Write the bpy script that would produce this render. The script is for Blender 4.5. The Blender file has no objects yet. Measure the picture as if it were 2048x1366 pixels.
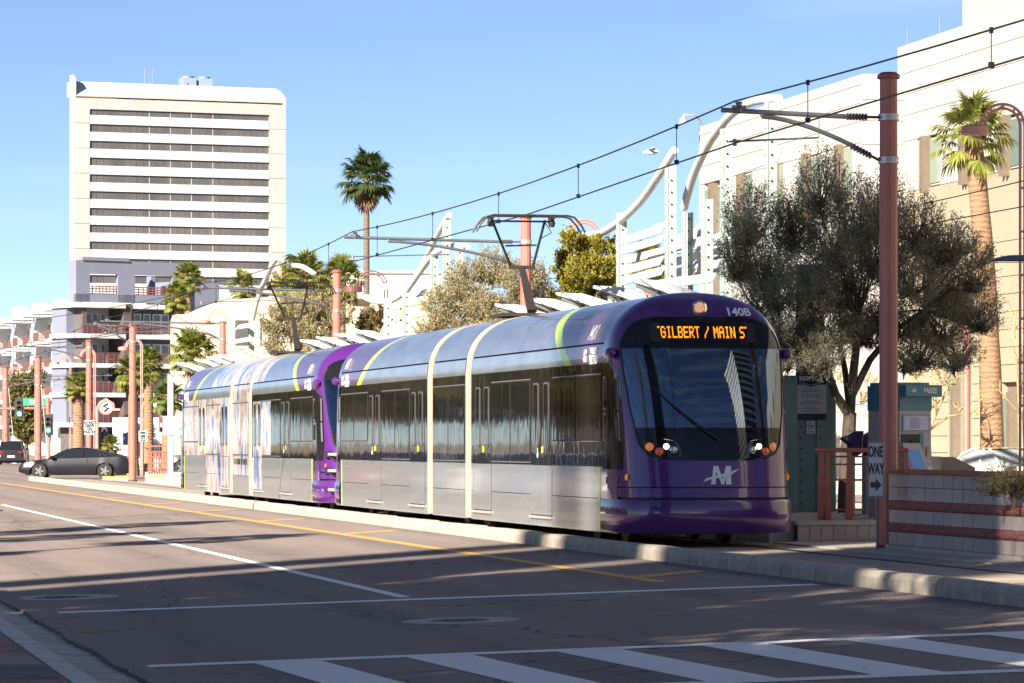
import bpy, math, random
import numpy as np
from mathutils import Vector, Matrix
random.seed(7); rng = np.random.default_rng(7)
SC = bpy.context.scene
COL = SC.collection
R = math.radians
# ------------------------------------------------------------ camera, sky, sun, exposure
# world: Y runs along the tracks away from the camera, X to the right, z = 0 at rail level
F = 7260.0; TH = R(12.1); CT, ST = math.cos(TH), math.sin(TH)
CAMZ, HOR = 1.53, 886.0
cam = bpy.data.cameras.new('camera'); camo = bpy.data.objects.new('camera', cam); COL.objects.link(camo)
camo.location = (0, 0, CAMZ); camo.rotation_euler = (R(90), 0, -TH)
cam.sensor_width = 36.0; cam.lens = F / 2048 * 36.0
cam.shift_y = (HOR - 683.0) / 2048.0
cam.clip_start = 0.5; cam.clip_end = 6000
SC.camera = camo
SUN_EL = R(27.0); SUN_AZ = R(225.0)       # compass style: from +Y clockwise, so the sun stands behind and left of the camera
wd = bpy.data.worlds.new('World'); SC.world = wd; wd.use_nodes = True
nt = wd.node_tree; nt.nodes.clear()
sky = nt.nodes.new('ShaderNodeTexSky'); sky.sky_type = 'NISHITA'; sky.sun_disc = False
sky.sun_elevation = SUN_EL; sky.sun_rotation = SUN_AZ
sky.altitude = 2000; sky.air_density = 0.58; sky.dust_density = 0.0; sky.ozone_density = 2.6
bg = nt.nodes.new('ShaderNodeBackground'); bg.inputs[1].default_value = 0.051
wo = nt.nodes.new('ShaderNodeOutputWorld')
tint = nt.nodes.new('ShaderNodeMix'); tint.data_type = 'RGBA'; tint.blend_type = 'MULTIPLY'; tint.inputs[0].default_value = 1.0; tint.inputs[7].default_value = (1.0, .93, .895, 1)   # dry, slightly milky air
nt.links.new(sky.outputs[0], tint.inputs[6]); tc = nt.nodes.new('ShaderNodeTexCoord'); mp = nt.nodes.new('ShaderNodeMapping'); mp.inputs['Scale'].default_value = (2.2, 2.2, 14.0); cn = nt.nodes.new('ShaderNodeTexNoise'); cn.inputs['Scale'].default_value = 2.6; cn.inputs['Detail'].default_value = 7
rp = nt.nodes.new('ShaderNodeValToRGB'); rp.color_ramp.elements[0].position = .52; rp.color_ramp.elements[1].position = .85; rp.color_ramp.elements[1].color = (.16, .16, .16, 1)
cl_ = nt.nodes.new('ShaderNodeMix'); cl_.data_type = 'RGBA'; cl_.inputs[7].default_value = (9.0, 9.2, 9.6, 1)      # thin high cirrus over the whole sky
nt.links.new(tc.outputs['Generated'], mp.inputs[0]); nt.links.new(mp.outputs[0], cn.inputs[0]); nt.links.new(cn.outputs[0], rp.inputs[0]); nt.links.new(rp.outputs[0], cl_.inputs[0]); nt.links.new(tint.outputs[2], cl_.inputs[6]); nt.links.new(cl_.outputs[2], bg.inputs[0]); nt.links.new(bg.outputs[0], wo.inputs[0])
sl = bpy.data.lights.new('sun', 'SUN'); sl.energy = 5.0; sl.angle = R(0.53); sl.color = (1.0, 0.90, 0.76)
so = bpy.data.objects.new('sun', sl); COL.objects.link(so)
sdir = Vector((math.sin(SUN_AZ) * math.cos(SUN_EL), math.cos(SUN_AZ) * math.cos(SUN_EL), math.sin(SUN_EL)))
so.rotation_euler = sdir.to_track_quat('Z', 'Y').to_euler(); so.location = (-40, -40, 60)
vs = SC.view_settings; vs.view_transform = 'Standard'; vs.look = 'None'; vs.exposure = 1.65; vs.gamma = 1.0; vs.use_curve_mapping = False
SC.cycles.max_bounces = 6; SC.cycles.transparent_max_bounces = 8

# ------------------------------------------------------------ helpers
def XY(px, w):
    r = (px - 1024) / F * w
    return (r * CT + w * ST, -r * ST + w * CT)
def ZZ(py, w): return CAMZ + (HOR - py) / F * w
def W(px, py, w):
    x, y = XY(px, w); return Vector((x, y, ZZ(py, w)))
def onX(px, X):            # depth of the vertical plane X = const at column px
    a = (px - 1024) / F; w = X / (CT * a + ST); return w
def roadz(X): return -0.03 - 0.024 * (11.95 - X)

def tag(o, label=None, cat=None, group=None, kind=None):
    if label: o['label'] = label
    if cat: o['category'] = cat
    if group: o['group'] = group
    if kind: o['kind'] = kind
    return o
def thing(name, label, cat, loc=(0, 0, 0), rz=0, group=None):
    o = bpy.data.objects.new(name, None); COL.objects.link(o)
    o.location = loc; o.rotation_euler = (0, 0, rz); o.empty_display_size = .2
    return tag(o, label, cat, group)
def link(name, me, parent=None, loc=None, rot=None):
    o = bpy.data.objects.new(name, me); COL.objects.link(o)
    if parent: o.parent = parent
    if loc is not None: o.location = loc
    if rot is not None: o.rotation_euler = rot
    return o
def copytree(o, parent=None, loc=None, rz=None, label=None):
    c = o.copy(); COL.objects.link(c)
    if parent: c.parent = parent
    if loc is not None: c.location = loc
    if rz is not None: c.rotation_euler = (0, 0, rz)
    if label: c['label'] = label
    for ch in list(o.children): copytree(ch, c)
    return c

class MB:
    def __init__(s): s.v = []; s.f = []; s.m = []
    def add(s, vs, fs, mi=0):
        b = len(s.v); s.v += [tuple(p) for p in vs]; s.f += [tuple(i + b for i in f) for f in fs]; s.m += [mi] * len(fs); return s
    def box(s, x0, x1, y0, y1, z0, z1, mi=0):
        return s.add([(x0,y0,z0),(x1,y0,z0),(x1,y1,z0),(x0,y1,z0),(x0,y0,z1),(x1,y0,z1),(x1,y1,z1),(x0,y1,z1)],
              [(0,3,2,1),(4,5,6,7),(0,1,5,4),(1,2,6,5),(2,3,7,6),(3,0,4,7)], mi)
    def beam(s, p, q, w, h=None, up=(0, 0, 1), mi=0, w2=None, h2=None):
        p, q = Vector(p), Vector(q); d = (q - p).normalized(); u = Vector(up)
        sd = d.cross(u)
        if sd.length < 1e-4: sd = d.cross(Vector((0, 1, 0)))
        sd.normalize(); u = sd.cross(d); h = h or w; w2 = w2 or w; h2 = h2 or h
        vs = [c + sd * a * ww / 2 + u * b * hh / 2 for c, ww, hh in ((p, w, h), (q, w2, h2)) for a, b in ((-1,-1),(1,-1),(1,1),(-1,1))]
        return s.add(vs, [(0,1,2,3),(7,6,5,4),(0,4,5,1),(1,5,6,2),(2,6,7,3),(3,7,4,0)], mi)
    def tube(s, pts, r, n=8, caps=True, mi=0, flat=1.0):
        pts = [Vector(p) for p in pts]; k = len(pts); rs = r if isinstance(r, (list, tuple)) else [r] * k
        vs = []; ref = None
        for i in range(k):
            d = (pts[min(i + 1, k - 1)] - pts[max(i - 1, 0)]).normalized()
            if ref is None:
                ref = Vector((0, 0, 1)) if abs(d.z) < .9 else Vector((1, 0, 0))
            a = d.cross(ref).normalized(); b = a.cross(d).normalized(); ref = b
            for j in range(n):
                t = 2 * math.pi * j / n
                vs.append(pts[i] + (a * math.cos(t) + b * math.sin(t) * flat) * rs[i])
        fs = [(i * n + j, i * n + (j + 1) % n, (i + 1) * n + (j + 1) % n, (i + 1) * n + j) for i in range(k - 1) for j in range(n)]
        if caps: fs += [tuple(range(n - 1, -1, -1)), tuple((k - 1) * n + j for j in range(n))]
        return s.add(vs, fs, mi)
    def lathe(s, prof, n=16, c=(0, 0, 0), axis='z', mi=0):
        vs = []
        for r, h in prof:
            for j in range(n):
                t = 2 * math.pi * j / n; a, b = r * math.cos(t), r * math.sin(t)
                p = {'z': (a, b, h), 'y': (a, h, b), 'x': (h, a, b)}[axis]
                vs.append((p[0] + c[0], p[1] + c[1], p[2] + c[2]))
        k = len(prof)
        fs = [(i * n + j, i * n + (j + 1) % n, (i + 1) * n + (j + 1) % n, (i + 1) * n + j) for i in range(k - 1) for j in range(n)]
        fs += [tuple(range(n - 1, -1, -1)), tuple((k - 1) * n + j for j in range(n))]
        return s.add(vs, fs, mi)
    def prism(s, poly, fn, t0, t1, mi=0):
        n = len(poly)
        vs = [fn(a, b, t0) for a, b in poly] + [fn(a, b, t1) for a, b in poly]
        fs = [tuple(range(n)), tuple(range(2 * n - 1, n - 1, -1))] + [(i, i + n, (i + 1) % n + n, (i + 1) % n) for i in range(n)]
        return s.add(vs, fs, mi)
    def grid(s, rows, mi=0, closed=False):
        n = len(rows[0]); vs = [p for r in rows for p in r]
        fs = [(i * n + j, i * n + j + 1, (i + 1) * n + j + 1, (i + 1) * n + j) for i in range(len(rows) - 1) for j in range(n - 1)]
        return s.add(vs, fs, mi)
    def mesh(s, name, mats, smooth=False):
        me = bpy.data.meshes.new(name); me.from_pydata(s.v, [], s.f)
        for m in (mats if isinstance(mats, (list, tuple)) else [mats]): me.materials.append(m)
        if any(s.m): me.polygons.foreach_set('material_index', s.m)
        if smooth:
            me.polygons.foreach_set('use_smooth', [True] * len(s.f))
            try: me.set_sharp_from_angle(angle=R(38))
            except Exception: pass
        me.validate(); return me
    def build(s, name, mats, parent=None, smooth=False, bevel=0, loc=None, rot=None):
        o = link(name, s.mesh(name, mats, smooth), parent, loc, rot)
        if bevel:
            b = o.modifiers.new('bevel', 'BEVEL'); b.width = bevel; b.segments = 2; b.limit_method = 'ANGLE'; b.angle_limit = R(40)
        return o
def fix(o):
    import bmesh
    bm = bmesh.new(); bm.from_mesh(o.data); bmesh.ops.recalc_face_normals(bm, faces=bm.faces); bm.to_mesh(o.data); bm.free(); return o
def bx(x0, x1, y0, y1, z0, z1): return MB().box(x0, x1, y0, y1, z0, z1)
def xz(y): return None
fXZ = lambda a, b, t: (a, t, b)     # polygon in x,z extruded along y
fYZ = lambda a, b, t: (t, a, b)
fXY = lambda a, b, t: (a, b, t)

# ------------------------------------------------------------ materials
class NB:
    def __init__(s, name):
        s.m = bpy.data.materials.new(name); s.m.use_nodes = True; s.t = s.m.node_tree
        s.b = s.t.nodes['Principled BSDF']; s.out = s.t.nodes['Material Output']
    def n(s, ty, **kw):
        o = s.t.nodes.new(ty)
        for k, v in kw.items(): setattr(o, k, v)
        return o
    def l(s, a, b): s.t.links.new(a, b)
    def val(s, sock, v):
        if hasattr(v, 'is_output') or isinstance(v, bpy.types.NodeSocket): s.l(v, sock)
        else: sock.default_value = v
    def math(s, op, a, b=0.0, c=0.0, clamp=False):
        o = s.n('ShaderNodeMath', operation=op, use_clamp=clamp); s.val(o.inputs[0], a); s.val(o.inputs[1], b); s.val(o.inputs[2], c); return o.outputs[0]
    def mix(s, f, a, b):
        o = s.n('ShaderNodeMix', data_type='RGBA'); s.val(o.inputs[0], f); s.val(o.inputs[6], a if not isinstance(a, tuple) else c4(a)); s.val(o.inputs[7], b if not isinstance(b, tuple) else c4(b)); return o.outputs[2]
    def coord(s, kind='Object'):
        return s.n('ShaderNodeTexCoord').outputs[kind]
    def noise(s, vec, scale, detail=4, rough=.55, w=None):
        o = s.n('ShaderNodeTexNoise'); o.inputs['Scale'].default_value = scale; o.inputs['Detail'].default_value = detail; o.inputs['Roughness'].default_value = rough
        s.l(vec, o.inputs['Vector']); return o.outputs[0]
    def ramp(s, f, stops):
        o = s.n('ShaderNodeValToRGB'); e = o.color_ramp.elements
        while len(e) < len(stops): e.new(.5)
        for i, (p, c) in enumerate(stops): e[i].position = p; e[i].color = c4(c)
        s.l(f, o.inputs[0]); return o.outputs[0]
    def mapv(s, vec, sc=(1, 1, 1), loc=(0, 0, 0), rot=(0, 0, 0)):
        o = s.n('ShaderNodeMapping'); o.inputs['Scale'].default_value = sc; o.inputs['Location'].default_value = loc; o.inputs['Rotation'].default_value = rot; s.l(vec, o.inputs[0]); return o.outputs[0]
    def bump(s, h, strength=.3, dist=.01):
        o = s.n('ShaderNodeBump'); o.inputs['Strength'].default_value = strength; o.inputs['Distance'].default_value = dist; s.l(h, o.inputs['Height']); s.l(o.outputs[0], s.b.inputs['Normal'])
    def col(s, v): s.val(s.b.inputs['Base Color'], c4(v) if isinstance(v, tuple) else v)
    def set(s, **kw):
        for k, v in kw.items(): s.val(s.b.inputs[k.replace('_', ' ')], v)
        return s
def c4(c): return (c[0], c[1], c[2], 1.0)
MATS = {}
def mat(name, c, rough=.6, metal=0.0, var=.12, scale=3.0, bump=0.0, bscale=40, coat=0.0, spec=None, emis=None, es=1.0, streak=False):
    if name in MATS: return MATS[name]
    b = NB(name); co = b.coord('Object')
    v = co if not streak else b.mapv(co, (1, 1, .12))
    f = b.noise(v, scale, 6)
    lo = tuple(max(0, x * (1 - var)) for x in c); hi = tuple(min(1, x * (1 + var)) for x in c)
    b.col(b.ramp(f, [(.3, lo), (.7, hi)]))
    b.set(Roughness=rough, Metallic=metal)
    if coat: b.set(Coat_Weight=coat, Coat_Roughness=.04)
    if spec is not None: b.set(Specular_IOR_Level=spec)
    if bump: b.bump(b.noise(co, bscale, 4), bump, .01)
    if emis: b.set(Emission_Color=c4(emis), Emission_Strength=es)
    MATS[name] = b.m; return b.m
def leafmat(name, dark, light, trans=.35, rough=.55):
    b = NB(name); g = b.n('ShaderNodeNewGeometry')
    c = b.ramp(g.outputs['Random Per Island'], [(0.0, dark), (1.0, light)])
    b.col(c); b.set(Roughness=rough, Specular_IOR_Level=.25)
    tr = b.n('ShaderNodeBsdfTranslucent'); b.l(c, tr.inputs[0]); mx = b.n('ShaderNodeMixShader'); mx.inputs[0].default_value = trans
    b.l(b.b.outputs[0], mx.inputs[1]); b.l(tr.outputs[0], mx.inputs[2]); b.l(mx.outputs[0], b.out.inputs[0])
    MATS[name] = b.m; return b.m
def text(name, s, size, m, parent, loc, rot, align='CENTER', ext=.002, sx=1.0, bold=0.0):
    cu = bpy.data.curves.new(name, 'FONT'); cu.body = s; cu.size = size; cu.extrude = ext; cu.align_x = align; cu.align_y = 'CENTER'; cu.offset = bold
    cu.resolution_u = 3
    t = bpy.data.objects.new('tmp', cu); COL.objects.link(t)
    dg = bpy.context.evaluated_depsgraph_get(); me = bpy.data.meshes.new_from_object(t.evaluated_get(dg))
    bpy.data.objects.remove(t); bpy.data.curves.remove(cu)
    me.materials.clear(); me.materials.append(m); me.name = name
    o = link(name, me, parent, loc, rot); o.scale = (sx, 1, 1); return o
def stuff_quads(name, V, m, parent=None, tri=False):
    k = 3 if tri else 4
    V = np.asarray(V, dtype=np.float32).reshape(-1, 3); n = len(V) // k
    me = bpy.data.meshes.new(name); me.vertices.add(len(V)); me.vertices.foreach_set('co', V.ravel())
    me.loops.add(len(V)); me.loops.foreach_set('vertex_index', np.arange(len(V), dtype=np.int32))
    me.polygons.add(n); me.polygons.foreach_set('loop_start', np.arange(0, len(V), k, dtype=np.int32)); me.polygons.foreach_set('loop_total', np.full(n, k, dtype=np.int32))
    me.update(calc_edges=True); me.materials.append(m)
    return link(name, me, parent)
# ------------------------------------------------------------ ground materials
def asphalt():
    b = NB('asphalt'); co = b.coord('Object')
    big = b.noise(b.mapv(co, (1.0, .10, 1)), 1.3, 6, .65); fine = b.noise(co, 34, 4, .8); mid = b.noise(co, 7.0, 8, .75)
    c = b.mix(b.math('MULTIPLY', mid, .9), (.195, .152, .138), (.33, .252, .224))
    c = b.mix(b.math('MULTIPLY', b.math('SUBTRACT', big, .42, clamp=True), 2.2, clamp=True), c, (.125, .108, .107))
    sp = b.ramp(fine, [(.44, (0, 0, 0)), (.62, (1, 1, 1))])
    c = b.mix(b.math('MULTIPLY', sp, .55), c, (.33, .28, .25))
    vo = b.n('ShaderNodeTexVoronoi'); vo.feature = 'DISTANCE_TO_EDGE'; vo.inputs['Scale'].default_value = .16
    wn = b.n('ShaderNodeTexNoise'); wn.inputs['Scale'].default_value = .9; wn.inputs['Detail'].default_value = 6; b.l(co, wn.inputs[0]); vm = b.n('ShaderNodeVectorMath', operation='ADD'); b.l(b.mapv(co, (1, .6, 1)), vm.inputs[0]); b.l(wn.outputs[1], vm.inputs[1]); b.l(vm.outputs[0], vo.inputs['Vector'])
    crack = b.math('LESS_THAN', vo.outputs[0], .0028)
    sxyz = b.n('ShaderNodeSeparateXYZ'); b.l(co, sxyz.inputs[0]); lane = b.math('ABSOLUTE', b.math('SUBTRACT', b.math('PINGPONG', b.math('SUBTRACT', sxyz.outputs[0], 3.2), 1.95), .9)); tr = b.math('MULTIPLY', b.math('SUBTRACT', .55, lane, clamp=True), b.noise(b.mapv(co, (1.5, .08, 1)), 2.0, 5)); c = b.mix(b.math('MULTIPLY', tr, 1.3, clamp=True), c, (.085, .074, .074))
    c = b.mix(b.math('MULTIPLY', crack, .65), c, (.03, .03, .03))
    b.col(c); b.set(Roughness=.82, Specular_IOR_Level=.35); b.bump(b.noise(co, 90, 3, .8), .5, .01); return b.m
ASPH = asphalt()
def paintmat(name, c):
    b = NB(name); co = b.coord('Object'); f = b.noise(co, 5, 8, .75); f2 = b.noise(co, 30, 4, .8)
    m = b.math('MULTIPLY', b.math('SUBTRACT', b.math('ADD', f, b.math('MULTIPLY', f2, .5)), .86, clamp=True), 5.0, clamp=True)
    b.col(b.mix(m, c, (.12, .11, .105))); b.set(Roughness=.7); b.bump(f2, .2, .005); return b.m
WHITEP = paintmat('road_paint_white', (.84, .84, .84)); YELP = paintmat('road_paint_yellow', (.62, .36, .09))
CONC = mat('concrete', (.50, .44, .37), .85, var=.2, scale=2.5, bump=.3, bscale=50)
CONCG = mat('gutter_concrete', (.42, .40, .37), .9, var=.25, scale=3, bump=.3)
KERBM = mat('kerb_concrete', (.38, .335, .275), .85, var=.22, scale=4, bump=.3, bscale=60)
TRACKM = mat('trackway_concrete', (.34, .285, .235), .85, var=.22, scale=1.2, bump=.25)
GROUNDM = mat('dry_ground', (.26, .22, .17), .95, var=.25, scale=.3)
STEEL = mat('rail_steel', (.30, .27, .25), .35, 1.0)
DARK = mat('dark_underside', (.02, .02, .02), .8)
PAVER = mat('red_paver', (.27, .135, .11), .85, var=.3, scale=2, bump=.25)
PAVERD = mat('slate_paver', (.10, .10, .115), .85, var=.3, scale=2, bump=.25)
PAVERT = mat('rose_concrete', (.30, .21, .19), .85, var=.2, scale=2, bump=.2)

def struct(o): o['kind'] = 'structure'; return o
# ground far sheet
struct(MB().box(-2500, 2500, -400, 4500, -1.0, -.42).build('ground', GROUNDM))
# road left of the tracks with its cross fall, subdivided along its length
def strip(name, pts, m, y0, y1, th=.3, parent=None):
    b = MB(); n = len(pts); vs = []
    for y in (y0, y1):
        for x, z in pts: vs.append((x, y, z))
        for x, z in pts[::-1]: vs.append((x, y, z - th))
    k = 2 * n
    fs = [(i, (i + 1) % k, (i + 1) % k + k, i + k) for i in range(k)] + [tuple(range(k)), tuple(range(2 * k - 1, k - 1, -1))]
    return fix(b.add(vs, fs).build(name, m, parent))
ROADL, ROADR = 3.0, 11.95
road = struct(strip('road', [(ROADL, roadz(ROADL)), (ROADR, roadz(ROADR))], ASPH, -60, 152))
cross = struct(MB().box(-300, 300, 152.01, 186, -.4, -.06).build('cross_street', ASPH))
road2 = struct(MB().box(-6, 40, 186.01, 600, -.4, -.07).build('far_road', ASPH))
roadr = struct(MB().box(25.6, 33.5, -60, 152, -.4, -.05).build('opposite_road', ASPH))
trk = struct(MB().box(12.22, 15.5, -60, 152, -.4, 0).build('trackway', TRACKM))
trk2 = struct(MB().box(20.9, 25.3, -60, 152, -.4, 0).build('far_trackway', TRACKM))
med = struct(MB().box(15.5, 20.9, 14, 53.3, -.4, .02).build('median_paving', CONC))
for X in (14.0, 22.5):
    for d in (-.7175, .7175):
        t = trk if X < 20 else trk2
        MB().box(X + d - .035, X + d + .035, -60, 151.9, .002, .012).build('rail', STEEL, t)
        MB().box(X + d + (.04 if d < 0 else -.08), X + d + (.08 if d < 0 else -.04), -60, 151.9, .001, .004).build('rail_groove', DARK, t)
# left pavement, kerb and gutter pan
pav = struct(MB().box(-9.0, 2.2, -60, 150, -.42, -.075).build('pavement', PAVERT))
zg = roadz(ROADL)
gut = struct(strip('gutter', [(2.42, zg + .02), (2.98, zg - .004)], CONCG, -60, 150, .2))
me = MB().prism([(2.215, -.42), (2.43, -.42), (2.415, -.085), (2.39, -.068), (2.215, -.068)], fXZ, 0, 2.96).mesh('kerb_stone', mat('kerb_pale', (.55, .54, .53), .85, var=.15, scale=4, bump=.3))
KL = struct(bpy.data.objects.new('kerb_left', None)); COL.objects.link(KL)
for i in range(30): link('kerb_stone', me, KL, (0, 8 + 3.0 * i, 0))
# paving bands on the left pavement: each slab an own piece
k = 0
for i in range(9):
    y0 = 23.1 + i * 1.62
    for j in range(4):
        x1 = 2.17 - j * 1.1
        m = PAVERD if (i in (1,) and j < 3) else (PAVERT if i in (2, 6) else PAVER)
        MB().box(x1 - 1.085, x1, y0, y0 + 1.60, -.1, -.066 + random.uniform(-.002, .003)).build('paving_slab', m, pav)
tp = MB()
for i in range(26):
    for j in range(8):
        tp.lathe([(.016, 0), (.012, .006)], 6, (.62 + j * .058, 21.6 + i * .058, -.062))
fix(tp.box(.5, 2.15, 21.2, 23.05, -.1, -.062).build('tactile_pad', mat('tactile_brick', (.22, .085, .07), .8, bump=.3), pav))
# median kerb: single kerb stones
kme = []
for v in range(3):
    q = .004 * v
    kme.append(MB().prism([(11.93, -.35), (12.235, -.35), (12.235, .155 - q), (12.03, .165 - q), (11.985, .145 - q), (11.955, .10 - q)], fXZ, 0, 1.386 + .003 * v).mesh('kerb_stone', KERBM))
KM = struct(bpy.data.objects.new('kerb_median', None)); COL.objects.link(KM)
for i in range(96):
    y = 17 + 1.4 * i
    o = link('kerb_stone', kme[i % 3], KM, (random.uniform(-.006, .006), y, random.uniform(-.004, .003)))
MB().prism([(11.95, -.35), (12.23, -.35), (12.23, .146), (12.03, .15), (11.975, .09)], fXZ, 17, 151.5).build('kerb_bedding', mat('kerb_joint', (.30, .27, .23), .95), KM)
me = MB().prism([(25.3, -.35), (25.6, -.35), (25.58, .13), (25.3, .14)], fXZ, 0, 2.97).mesh('kerb_stone', KERBM)
KR = struct(bpy.data.objects.new('kerb_opposite', None)); COL.objects.link(KR)
for i in range(45): link('kerb_stone', me, KR, (0, 18 + 3.0 * i, 0))
pr = struct(MB().box(33.5, 80, -60, 330, -.42, .07).build('pavement_right', mat('pavement_tan', (.52, .45, .36), .9, var=.2, scale=.8)))

# ragged lip of the asphalt over the gutter pan
lp = MB(); ys = np.arange(18, 75, .09); ex = 2.93 + np.cumsum(rng.normal(0, .012, len(ys))) * .3; ex = 2.9 + .05 * np.sin(ys * 1.7) * .4 + (ex - ex.mean()) * .5 + rng.normal(0, .012, len(ys))
rows = [[(float(e), float(y), zg - .01) for e, y in zip(ex, ys)], [(float(e) + .012, float(y), zg + .028) for e, y in zip(ex, ys)], [(3.12, float(y), roadz(3.12) + .016) for y in ys], [(3.3, float(y), roadz(3.3) - .01) for y in ys]]
o = fix(lp.grid(rows).build('asphalt_lip', ASPH, road))
# markings
def mark(name, pts, m, dz=.004, parent=None):
    # pts: 4 corner X,Y on the road; subdivided so the paint follows the fall
    b = MB(); (x0, y0), (x1, y1), (x2, y2), (x3, y3) = pts
    b.add([(x, y, roadz(x) + dz) for x, y in pts], [(0, 1, 2, 3)])
    o = b.build(name, m, parent or road)
    if o.data.polygons[0].normal.z < 0: o.data.flip_normals()
    return o
def cross_line(name, ya, yb, th, xa=3.12, xb=11.75):
    return mark(name, [(xa, ya), (xb, yb), (xb, yb + th), (xa, ya + th)], WHITEP)
cross_line('stop_line', 37.75, 38.35, .34, 3.3, 11.7)
cross_line('crosswalk_line', 28.55, 28.8, .3, 3.1, 11.8)
cross_line('crosswalk_line', 24.5, 24.5, .3, 3.1, 11.8)
for i in range(7):
    x = 4.02 + 1.235 * i
    ya = 24.8; yb = 28.55 + .25 * (x - 3.1) / 8.7 - .0
    if x < 11.2: mark('crosswalk_bar', [(x + .22, ya), (x + .76, ya), (x + .56, yb - .004), (x + .02, yb - .004)], WHITEP)
mark('lane_line', [(7.04, 38.75), (7.19, 38.75), (7.19, 99), (7.04, 99)], WHITEP)
for y in (106, 118, 130): mark('lane_line', [(7.06, y), (7.17, y), (7.17, y + 3), (7.06, y + 3)], WHITEP)
mark('edge_line', [(10.30, 40.3), (10.5, 40.3), (10.5, 146), (10.30, 146)], YELP)
for i in range(10):
    y = 41.6 + 10.5 * i
    mark('hatch_line', [(10.5, y), (11.55, y + 1.05), (11.55, y + 1.6), (10.5, y + .55)], YELP, .0045)
def manhole(px, py, r):
    X, Y = XY(px, 7260 * 1.66 / (py - HOR)); w = 7260 * (CAMZ - roadz(X)) / (py - HOR); X, Y = XY(px, w); z = roadz(X)
    t = thing('manhole', '', 'manhole', (X, Y, z)); t.rotation_euler = (0, -math.atan(.024), 0)
    n = 40; b = MB()
    b.lathe([(r, -.05), (r, .004), (r * .52, .006), (r * .52, -.05)], n); fix(b.build('collar', mat('manhole_concrete', (.40, .385, .36), .9, var=.2, scale=5, bump=.3), t))
    c = MB(); c.lathe([(r * .5, -.04), (r * .5, .0035)], n)
    for a in range(6):
        for s in range(3):
            c.lathe([(.03, .003), (.03, .007)], 8, (math.cos(a * 1.047 + s * .5) * r * (.12 + .14 * s), math.sin(a * 1.047 + s * .5) * r * (.12 + .14 * s), 0))
    fix(c.build('cover', mat('cast_iron', (.10, .09, .085), .6, .6, var=.3, bump=.3), t)); return t
manhole(920, 1242, .56)['label'] = 'pale concrete manhole ring in the shaded road before the crosswalk'
manhole(122, 1196, .66)['label'] = 'pale concrete manhole ring beside the gutter at left end of stop line'
# litter and twig on the road
tw = MB(); p0 = W(135, 1257, 34.6)
pts = [Vector((XY(x, 7260 * 1.74 / (y - HOR))[0], XY(x, 7260 * 1.74 / (y - HOR))[1], roadz(XY(x, 7260 * 1.74 / (y - HOR))[0]) + .008)) for x, y in ((136, 1252), (150, 1258), (175, 1261), (205, 1259), (240, 1257), (273, 1256))]
tag(tw.tube(pts, [.004, .006, .006, .005, .004, .002], 5).build('twig', mat('dry_twig', (.28, .2, .11), .9)), 'thin dry twig lying on the dark asphalt near the gutter', 'twig')
lv = MB()
for i in range(260):
    x = random.uniform(3.0, 11.9); y = random.uniform(24, 60)
    if random.random() < .55: x = random.choice([3.0 + abs(random.gauss(0, .25)), 11.9 - abs(random.gauss(0, .2))])
    s = random.uniform(.008, .026); a = random.uniform(0, 6.28); z = roadz(x) + .006
    ca, sa = math.cos(a) * s, math.sin(a) * s
    lv.add([(x + ca, y + sa, z), (x - sa * .5, y + ca * .5, z + .006), (x - ca, y - sa, z), (x + sa * .5, y - ca * .5, z + .003)], [(0, 1, 2, 3)])
tag(lv.build('leaf_litter', mat('litter', (.42, .36, .28), .9, var=.4, scale=1)), 'small scraps and dry leaves scattered on the road', 'litter', kind='stuff')
# ------------------------------------------------------------ tram
def paint(name, c, rough=.22, coat=1.0, metal=0.0, wob=.0):
    b = NB(name); co = b.coord('Object'); f = b.noise(co, 1.7, 5)
    b.col(b.mix(b.math('MULTIPLY', f, .35), c, tuple(x * .8 for x in c))); b.set(Roughness=rough, Metallic=metal, Coat_Weight=coat, Coat_Roughness=.03)
    if wob: b.bump(b.noise(b.mapv(co, (1, 1.2, 1)), 2.2, 2), wob, .02)
    return b.m
PURP = paint('purple_paint', (.086, .016, .165), .25)
PURPM = paint('purple_metal', (.16, .075, .19), .2, .6, .6, .06)
SILV = None
def silver():
    b = NB('silver_panel'); co = b.coord('Object')
    f = b.noise(b.mapv(co, (1, .6, 2.0)), 2.2, 6)
    b.col(b.ramp(f, [(.3, (.34, .375, .40)), (.7, (.385, .42, .445))])); b.set(Metallic=.55, Roughness=.18, Coat_Weight=.5, Coat_Roughness=.06)
    b.bump(b.math('ADD', b.noise(b.mapv(co, (1, 2.2, .35)), 2.0, 3), b.math('MULTIPLY', b.noise(co, 1.1, 2), .8)), .12, .03); return b.m
SILV = silver()
def blackglass(name, c, wob, spec):
    b = NB(name); co = b.coord('Object'); b.col(c); b.set(Roughness=.035, Specular_IOR_Level=spec, IOR=1.75, Metallic=0.0)
    b.bump(b.noise(b.mapv(co, (1, .9, .35)), 2.6, 2), wob, .03); return b.m
MASK = blackglass('cab_mask_black', (.010, .010, .012), .0, .22)
GLASS = blackglass('tinted_window_glass', (.012, .013, .013), .10, 1.0)
BLKP = blackglass('black_gloss_panel', (.014, .013, .014), .20, .9)
BLACK = mat('black_rubber', (.018, .018, .018), .55)
GREYM = mat('grey_frame', (.20, .20, .20), .45, .3)
RINGM = mat('beige_joint_cover', (.46, .385, .31), .45, .1, var=.18, scale=3, streak=True)
LIME = mat('lime_stripe', (.50, .72, .02), .35, coat=.5)
LIMEM = paint('lime_film', (.48, .66, .03), .3, .5)
YEL = mat('button_yellow', (.8, .55, .02), .5)
WHITE = mat('white_lettering', (.80, .80, .82), .5)
CHROME = mat('lamp_chrome', (.75, .75, .75), .12, 1.0)
LENSO = mat('amber_lens', (.45, .13, .02), .2, coat=1, emis=(1, .28, .04), es=.12)
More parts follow.
